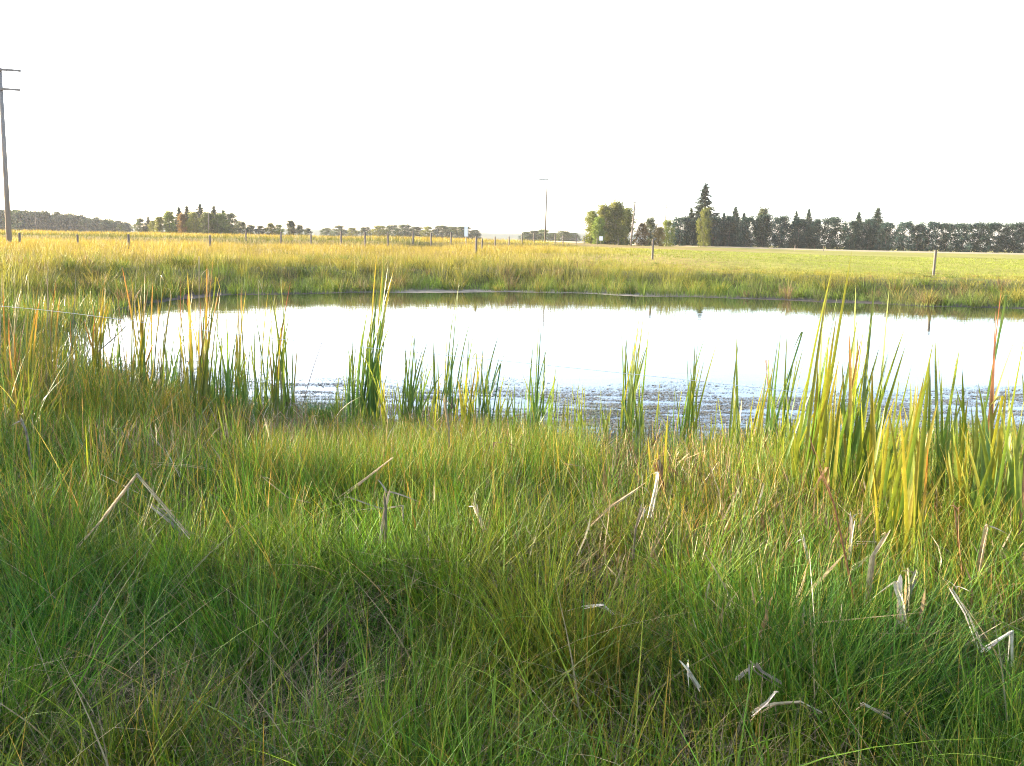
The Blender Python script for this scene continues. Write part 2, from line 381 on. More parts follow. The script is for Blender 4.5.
# broad reed leaves crowding between the cattails
n = 22000
k3 = U(0, 1, n)
y = np.where(k3 < .34, U(8.6, 13.8, n), np.where(k3 < .46, U(7.4, 10.2, n), np.where(k3 < .68, U(5.4, 9.8, n), U(4.2, 9.4, n))))
x = np.where(k3 < .34, -U(.30, .62, n) * y, np.where(k3 < .46, U(-.24, .04, n) * y, np.where(k3 < .68, U(-.60, .02, n) * y, U(.16, .60, n) * y))); root, sd = root_of(x, y)
cl = fbm(x * 1.4 + 61, y * 1.4); ok = (sd > -1.1) & (cl + rng.normal(0, .06, n) > np.where((k3 > .46) & (k3 < .68), .55, .50)); root[:, 2] = np.maximum(root[:, 2], -.2)
hh = U(.45, 1.0, n) * (.75 + .5 * sstep(-.34, -.55, x / y)) * np.where((k3 > .34) & (k3 < .46), .68, np.where(k3 > .46, .80, 1))
cb = pal([(.055, .13, .04), (.08, .16, .03), (.14, .19, .03), (.20, .20, .035), (.24, .18, .08)], rng.integers(0, 5, n)) * U(.6, 1.15, n)[:, None]; ct = cb * np.array([1.5, 1.2, .9])
tag(blades('reed_undergrowth', f(root), f(hh), f(U(.008, .016, n)), f(U(0, 6.28, n)), f(np.abs(rng.normal(.08, .1, n))), f(np.abs(rng.normal(.1, .22, n))), f(cb), f(ct), 7, M_cat, twist=f(U(0, 6.28, n)), power=3.0),
    'crowded broad reed leaves growing between the cattails', 'reeds', kind='stuff')
n = 5200
y = U(13, 27, n); x = -U(.34, .62, n) * y; root, sd = root_of(x, y); ok = (sd > -.9) & (sd < 1.8) & (fbm(x * .9 + 31, y * .9) + rng.normal(0, .08, n) > .46)
root[:, 2] = np.maximum(root[:, 2], -.2); cb = pal([(.055, .13, .04), (.08, .15, .03), (.13, .17, .03), (.18, .17, .04)], rng.integers(0, 4, n)) * U(.6, 1.1, n)[:, None]; ct = cb * np.array([1.6, 1.2, .9])
tag(blades('shore_reeds', f(root), f(U(.45, 1.05, n)), f(U(.009, .018, n)), f(U(0, 6.28, n)), f(np.abs(rng.normal(.08, .1, n))), f(np.abs(rng.normal(.1, .2, n))), f(cb), f(ct), 5, M_cat, twist=f(U(0, 6.28, n)), power=3.0),
    'ragged reeds fringing the left end of the pond', 'reeds', kind='stuff')
# broken reed litter lying on the grass in patches
rs_ = []
for (px, py, sg, m_n) in [(872, 566, .26, 120), (372, 503, .30, 90), (292, 455, .40, 90), (655, 500, .28, 60), (765, 690, .16, 50), (985, 635, .22, 50), (165, 515, .3, 40), (735, 560, .3, 50), (450, 470, .5, 90), (600, 600, .25, 25), (905, 705, .15, 30)]:
    c_ = ground_px(px, py); rs_.append(np.stack([c_[0] + rng.normal(0, sg, m_n), c_[1] + rng.normal(0, sg * 1.1, m_n)], 1))
rs_ = np.concatenate(rs_); n = len(rs_); x, y = rs_[:, 0], rs_[:, 1]; root, sd = root_of(x, y, 0); root[:, 2] += U(.08, .34, n); ok = sd > -.2
cb = pal([(.46, .39, .24), (.36, .29, .16), (.26, .20, .11), (.52, .46, .33), (.30, .19, .09)], rng.integers(0, 5, n)) * U(.6, 1.0, n)[:, None]
tag(blades('reed_litter', f(root), f(U(.08, .28, n)), f(U(.008, .017, n)), f(U(0, 6.28, n)), f(np.abs(rng.normal(.6, .8, n))), f(rng.normal(.0, .25, n)), f(cb), f(cb), 3, M_dry, twist=f(U(0, 6.28, n)), power=8.0),
    'pale broken reed litter caught in the near grass', 'reed litter', kind='stuff')
# dead upright stubble of last year's reeds around the cattail feet
n = 9000
k3 = U(0, 1, n); y = np.where(k3 < .6, U(7.4, 11.6, n), U(4.4, 9.2, n)); x = np.where(k3 < .6, U(-.60, .02, n) * y, U(.10, .60, n) * y); root, sd = root_of(x, y)
ok = (sd > -.2) & (sd < np.where(k3 < .6, 3.4, 6)) & (fbm(x * 1.7 + 47, y * 1.7 + 3) + rng.normal(0, .05, n) > .52)
cb = pal([(.34, .26, .15), (.24, .17, .09), (.20, .13, .06), (.42, .34, .21), (.28, .16, .07)], rng.integers(0, 5, n)) * U(.5, .95, n)[:, None]
tag(blades('reed_stubble', f(root), f(U(.24, .68, n)), f(U(.007, .015, n)), f(U(0, 6.28, n)), f(np.abs(rng.normal(.12, .18, n))), f(rng.normal(.05, .3, n)), f(cb), f(cb * 1.1), 5, M_dry, twist=f(U(0, 6.28, n)), power=5.0),
    'dead tan reed stubble standing around the feet of the cattails', 'reed stubble', kind='stuff')
# thin stems poking out of the weedy shallows
n = 30000
y = U(9.8, 15.5, n); x = U(-.6, .62, n) * y; root, sd = root_of(x, y); ok = (sd < .1) & (sd > -4.5 * fbm(x * .6, y * .6 + 14)); root[:, 2] = -.02
cb = pal([(.05, .07, .025), (.10, .09, .05), (.06, .10, .025)], rng.integers(0, 3, n))
tag(blades('shallows_rush', f(root), f(U(.04, .20, n)), f(U(.003, .006, n)), f(U(0, 6.28, n)), f(np.abs(rng.normal(.2, .3, n))), f(np.abs(rng.normal(.2, .4, n))), f(cb), f(cb), 3, M_grass, twist=f(U(0, 6.28, n))),
    'short thin rushes poking out of the weedy shallows', 'rushes', kind='stuff')
# ---- far bank sedge
n = 210000
y = U(13, 60, n); x = U(-.66, .68, n) * y; sd = pond_sd(x, y)
ok = (sd > np.where((x < -7) & (y < 32), .1, .05 + 1.3 * sstep(.45, .7, fbm(x * .35 + 11, y * .2)))) & (sd < 15) & ((y > 26) | ((x < -7) & (y > 13)))
ok &= U(0, 1, n) < 1.15 - sd / 17
x, y, sd = x[ok], y[ok], sd[ok]; n = len(x); root = np.stack([x, y, height(x, y, sd) - .03], 1).astype(np.float32)
cl = fbm(x * .5, y * .3); cl2 = fbm(x * 1.6 + 4, y * .9); u_ = x / y
rightness = sstep(.25, .45, u_)
big = fbm(x * .9 + 70, y * .55 + 3, 2); hh = np.where(U(0, 1, n) < .03, 1.5, 1) * U(.32, .70, n) * (.35 + 1.2 * cl * cl2 * 2 + .9 * sstep(.58, .8, big)) * (1 - .35 * rightness) * (1 - .68 * sstep(-.02, .22, u_) * sstep(4.5, 8, sd)) * (.75 + .25 * sstep(1, 3, sd))
gmix = np.clip(sstep(2.0, 6.5, sd) + (cl - .5) * 1.6 + (big - .5) * 1.2 + rng.normal(0, .18, n), 0, 1)[:, None]
gg = np.array([.085, .15, .03]); gold = np.array([.29, .245, .04]); rust = np.array([.20, .13, .06])
cb = mixv(gg, np.array([.15, .17, .035]), gmix); ct = mixv(gg * np.array([1.5, 1.25, 1]), gold, gmix)
pr = (fbm(x * .35 + 60, y * .5) > .60)[:, None]; ct = np.where(pr, mixv(ct, rust, .7), ct)
sh = (U(.7, 1.2, n) * (.40 + .75 * fbm(x * 1.1 + 21, y * .7) + .5 * fbm(x * 2.8, y * 1.2 + 9)) * .86)[:, None]; ok = np.ones(n, bool)
tag(blades('bank_sedge', f(root), f(hh), f(U(.010, .022, n)), f(U(0, 6.28, n)), f(np.abs(rng.normal(.1, .15, n))), f(np.abs(rng.normal(.15, .2, n))), f(cb * sh), f(ct * sh), 3, M_field, twist=f(U(0, 6.28, n))),
    'golden and green sedge covering the far bank of the pond', 'sedge', kind='stuff')
# rank tufts of weeds and straw standing out of the bank
m0 = 1500; ty = U(30, 62, m0); tx = U(-.64, .66, m0) * ty; sd0 = pond_sd(tx, ty); okt = (sd0 > .3) & (sd0 < 16) & (ty > 30); tx, ty, sd0 = tx[okt], ty[okt], sd0[okt]; m0 = len(tx)
per = 46; ti = np.repeat(np.arange(m0), per); n = len(ti); ra = U(0, 6.283, n); rr = np.abs(rng.normal(0, .16, n)).astype(np.float32)
x = tx[ti] + np.cos(ra) * rr; y = ty[ti] + np.sin(ra) * rr; root = np.stack([x, y, height(x, y) - .03], 1).astype(np.float32); ok = np.ones(n, bool)
tone = rng.integers(0, 6, m0); hs_ = U(.35, .95, m0) * (1 - .35 * sstep(8, 15, sd0)) * (1 - .75 * sstep(-.02, .2, tx / ty) * sstep(4, 7, sd0))
cb = pal([(.06, .10, .02), (.09, .15, .025), (.12, .12, .035), (.13, .10, .05), (.07, .09, .03), (.16, .16, .03)], tone[ti]); ct = pal([(.10, .14, .03), (.17, .21, .03), (.30, .24, .06), (.20, .13, .07), (.11, .12, .04), (.32, .27, .05)], tone[ti])
sh = U(.6, 1.15, n)[:, None]
tag(blades('bank_tufts', f(root), f(hs_[ti] * U(.6, 1.1, n)), f(U(.012, .03, n)), f(ra), f(rr * 1.6 + np.abs(rng.normal(.05, .1, n))), f(np.abs(rng.normal(.2, .2, n))), f(cb * sh), f(ct * sh), 3, M_field, twist=f(U(0, 6.28, n))),
    'rank tufts of weeds and straw standing out of the far bank sedge', 'weeds', kind='stuff')
# ---- field grass beyond
n = 150000
d = 46 + (125 - 46) * U(0, 1, n) ** 1.25; x = U(-.64, .66, n) * d; y = d; sd = pond_sd(x, y)
ok = sd > 8
x, y, sd = x[ok], y[ok], sd[ok]; n = len(x); u_ = x / y
root = np.stack([x, y, height(x, y, sd) - .03], 1).astype(np.float32)
rw = sstep(-.04, .20, u_ + (fbm(x * .05, y * .05) - .5) * .2); cl = fbm(x * .25, y * .12)
hh = mixv(U(.30, .62, n) * (.5 + cl), U(.07, .16, n), rw)
goldt = np.array([.34, .25, .06]); past = np.array([.22, .245, .035]); shadeg = np.array([.12, .13, .05])
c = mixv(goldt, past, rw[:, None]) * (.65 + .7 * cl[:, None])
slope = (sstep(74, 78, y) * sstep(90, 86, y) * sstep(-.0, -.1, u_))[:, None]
c = mixv(c, shadeg, slope * .8); sh = U(.75, 1.2, n)[:, None]; ok = np.ones(n, bool)  # shade on the left embankment face is put into the blade colour
tag(blades('field_grass', f(root), f(hh), f(U(.018, .04, n) * (y / 70)), f(U(0, 6.28, n)), f(np.abs(rng.normal(.1, .15, n))), f(np.abs(rng.normal(.15, .2, n))), f(c * np.array([.8, .95, .9]) * sh * .74), f(c * sh * .74), 2, M_field, twist=f(U(0, 6.28, n))),
    'golden field grass and mown pasture beyond the pond', 'grass', kind='stuff')

# ---- floating weed and scum on the water
n = 700000
y = np.where(U(0, 1, n) < .8, 9.6 + 7.5 * U(0, 1, n), 9.6 + 24 * U(0, 1, n)); x = U(-1, 1, n) * (.6 * y + 1); sd = pond_sd(x, y)
pf = fbm(x * .55, y * 1.5, 4); pe = fbm(x * .35 + 90, y * .35)
lim = mixv(13.8, 16.8, pe) + .03 * x
pf2 = fbm(x * 1.3 + 7, y * 11.0, 4); wgt = sstep(lim + .4, lim - 2.0, y) * sstep(.36, .62, pf * .4 + pf2 * .6) * 1.5
wgt = np.maximum(wgt, .55 * sstep(-3.0, -6.5, x + .12 * (y - 12)) * sstep(.42, .6, pf) * sstep(24, 15, y))
wgt = np.maximum(wgt, .75 * sstep(-2.6, -.3, sd) * sstep(.35, .55, pf) * (x < -5) * (y > 20))
ok = (sd < -.02) & (U(0, 1, n) < wgt)
x, y = x[ok], y[ok]; n = len(x)
L_ = U(.005, .018, n) * (.6 + U(0, 1, n) ** 6 * 2.2); Wd = L_ * U(.2, .6, n); a = rng.normal(0, .7, n)
ca, sa = np.cos(a), np.sin(a); zz = U(.003, .008, n)
V = []
for (px_, py_, dz) in [(-1, -.2, 0), (-.3, -1, .3), (.8, -.5, 0), (1, .3, .6), (.1, 1, .2), (-.8, .7, 0)]:
    jx = px_ * U(.7, 1.2, n) * L_; jy = py_ * U(.6, 1.3, n) * Wd
    V.append(np.stack([x + jx * ca - jy * sa, y + jx * sa + jy * ca, zz + dz * .006], -1))
V = np.stack(V, 1).reshape(-1, 3); Q = (np.arange(n) * 6)[:, None] + np.arange(6)[None]
tag(mesh_obj('floating_weed', V, Q, M_weed), 'dark specks of weed and scum floating in the shallows', 'pond weed', kind='stuff')

# ------------------------------------------------------------------ cattails
PALS = {  # base, middle, tip
 'blue':   ((.07, .15, .06), (.08, .18, .055), (.17, .23, .05)),
 'green':  ((.10, .17, .04), (.115, .21, .04), (.22, .25, .045)),
 'yellow': ((.20, .20, .045), (.26, .27, .04), (.33, .28, .05)),
 'lime':   ((.13, .17, .035), (.17, .23, .035), (.25, .27, .045)),
 'orange': ((.06, .12, .05), (.14, .18, .04), (.40, .16, .05)),
 'gold':   ((.06, .12, .05), (.18, .21, .04), (.38, .27, .05)),
 'red':    ((.14, .15, .05), (.24, .13, .06), (.28, .10, .06)),
 'tan':    ((.26, .20, .12), (.36, .29, .18), (.42, .35, .24)),
 'brown':  ((.20, .13, .07), (.26, .15, .08), (.30, .18, .10)),
}
for k_ in PALS: PALS[k_] = tuple(tuple(v * .82 for v in c) for c in PALS[k_])
class Ribbons:
    def __init__(s): s.V = []; s.F = []; s.c = []
    def leaf(s, pts, w, palname, face, n=12, tw=.8, fold=.22, sharp=1.0):
        P = np.array(pts, float); m = len(P)
        t = np.linspace(0, 1, n + 1); k = t * (m - 1); i0 = np.minimum(k.astype(int), m - 2); fr = (k - i0)[:, None]
        if m > 3:
            Q = P[i0] * (1 - fr) + P[i0 + 1] * fr
        elif m == 3:
            T = t[:, None]; Q = P[0] * (1 - T) ** 2 + 2 * P[1] * T * (1 - T) + P[2] * T ** 2
        else: Q = P[0] * (1 - t[:, None]) + P[1] * t[:, None]
        base = len(s.V); pc = [np.array(c) for c in PALS[palname]]; j = random.uniform(.82, 1.18)
        jit = np.array([random.uniform(.9, 1.1), 1, random.uniform(.9, 1.1)]) * j
        for q, T in zip(Q, t):
            tang = Q[min(int(T * n) + 1, n)] - Q[max(int(T * n) - 1, 0)]; tang /= np.linalg.norm(tang) + 1e-9
            a = face + tw * T; sd = np.array([math.cos(a), math.sin(a), 0]); sd -= tang * sd.dot(tang); sd /= np.linalg.norm(sd) + 1e-9
            nm = np.cross(tang, sd); hw = w * .5 * (min(1, .8 + T) * (1 - T ** (4.5 * sharp)) ** .8 + .03)
            c = (pc[0] * (1 - T * 2) + pc[1] * T * 2 if T < .5 else pc[1] * (2 - T * 2) + pc[2] * (T * 2 - 1)) * jit
            s.V += [q - sd * hw, q + nm * hw * fold, q + sd * hw]; s.c += [c, c * .9, c]
        for i in range(n):
            b = base + i * 3
            s.F += [(b, b + 1, b + 4, b + 3), (b + 1, b + 2, b + 5, b + 4)]
    def build(s, name, mat, parent): return mesh_obj(name, np.array(s.V), s.F, mat, parent, np.array(s.c), True)

def foot(bx, d):                          # ground point d metres ahead under image column bx
    py = 450.0
    for _ in range(6):
        p = at(bx, py, d); z = hz(p[0], d); py += (p[2] - z) * F / d
    p = at(bx, py, d); return np.array([p[0], d, max(hz(p[0], d), -.3) - .04])

GREEN_CAT = 'cattails standing along the pond edge'
def cattail(label, d, bx, tips, pals='green', wid=.017, dead=0, head=None, filler=2):
    rp_ = foot(bx, d); root = empty('cattail', rp_)
    tag(root, label, 'cattail', GREEN_CAT)
    G, D = Ribbons(), Ribbons(); pl = pals.split(',')
    for k, tp in enumerate(tips):
        pn = pl[k % len(pl)]
        if len(tp) > 2 and isinstance(tp[2], str): pn = tp[2]; tp = tp[:2] + tuple(tp[3:])
        dd = d + random.uniform(-.28, .28)
        tip = at(tp[0], tp[1], dd) - rp_
        b0 = np.array([random.uniform(-.085, .085) * wid / .017, random.uniform(-.12, .12), 0])
        L_ = np.linalg.norm(tip - b0)
        if len(tp) > 3:                   # (x, y, hook_dx, hook_dy): the tip folds over and hangs
            hk = at(tp[0] + tp[2], tp[1] + tp[3], dd - .1) - rp_
            pre = b0 * .4 + tip * .6 + np.array([0, 0, L_ * .02])
            near_ = b0 * .1 + tip * .9
            pts = [b0, b0 * .7 + tip * .3 + np.array([0, 0, .01]), pre, near_, tip, tip * .6 + hk * .4 + np.array([0, 0, .015]), hk]
        else:
            bd = tp[2] / F * d if len(tp) > 2 else (b0[0] - tip[0]) * .30 + random.uniform(-.07, .07)
            mid = b0 * .5 + tip * .5 + np.array([bd, random.uniform(-.06, .06), L_ * .02])
            pts = [b0, mid, tip]
        (D if pn in ('tan', 'brown') else G).leaf(pts, wid * random.uniform(.85, 1.3) * (.6 if pn in ('tan', 'brown', 'red') else 1) * (.75 if len(tp) > 3 else 1), pn, random.uniform(-.75, .75), tw=random.uniform(-1.1, 1.1), n=14)
    for tp in list(tips) + [q for q in tips if random.random() < .6]:   # a second, shorter leaf beside most of the listed ones
        if random.random() < .12 or (len(tp) > 2 and isinstance(tp[2], str) and tp[2] in ('tan', 'red', 'brown')): continue
        pn = random.choice(pl); dd = d + random.uniform(-.3, .3); tip = at(tp[0] + random.gauss(0, 5 * 10 / d), tp[1], dd) - rp_
        tip[2] *= random.uniform(.74, 1.03); tip[0] = tip[0] * random.uniform(.7, 1.1) + random.gauss(0, .05); b0 = np.array([random.uniform(-.14, .14), random.uniform(-.14, .14), 0])
        G.leaf([b0, b0 * .5 + tip * .5 + np.array([(b0[0] - tip[0]) * .2, random.uniform(-.05, .05), .02]), tip], wid * random.uniform(.8, 1.3), pn, random.uniform(-.9, .9), tw=random.uniform(-1.2, 1.2))
    for k in range(filler + 4):               # shorter leaves low in the clump
        b0 = np.array([random.uniform(-.06, .06), random.uniform(-.06, .06), 0]); hgt = random.uniform(.35, 1.05)
        tip = b0 + np.array([random.uniform(-.16, .16), random.uniform(-.15, .15), hgt])
        G.leaf([b0, b0 * .5 + tip * .5 + np.array([0, 0, .05]), tip], wid * .8, pl[0] if pl[0] not in ('tan', 'brown') else 'green', random.uniform(-1, 1))
    for k in range(dead):
        b0 = np.array([random.uniform(-.07, .07), random.uniform(-.08, .02), 0]); hgt = random.uniform(.25, .6); s = random.choice((-1, 1))
        kn = b0 + np.array([s * random.uniform(.02, .1), random.uniform(-.08, .08), hgt]); tip = kn + np.array([s * random.uniform(.08, .3), random.uniform(-.2, .1), random.uniform(-.35, -.05)])
        D.leaf([b0, b0 * .5 + kn * .5, kn, kn * .6 + tip * .4 + np.array([0, 0, .03]), tip], wid * .9, random.choice(('tan', 'brown', 'tan')), random.uniform(-1, 1), n=12)
    if G.V: G.build('leaves', M_cat, root)
    if D.V: D.build('dead_leaves', M_dry, root)
    if head:
        a = at(head[0], head[1], d) - rp_
        st = MB(); st.tube([(0, 0, 0), (a[0] * .5, a[1] * .5, a[2] * .5), tuple(a + np.array([0, 0, .22]))], [.005, .004, .0015], 6, col=(.9, .9, .7)); st.build('stem', M_wood, root, True)
        hd = MB(); hd.tube([tuple(a - np.array([0, 0, .09])), tuple(a - np.array([0, 0, .075])), tuple(a + np.array([0, 0, .06])), tuple(a + np.array([0, 0, .075]))], [.004, .012, .012, .004], 8, col=(.35, .2, .12)); hd.build('seed_head', M_wood, root, True)
    return root

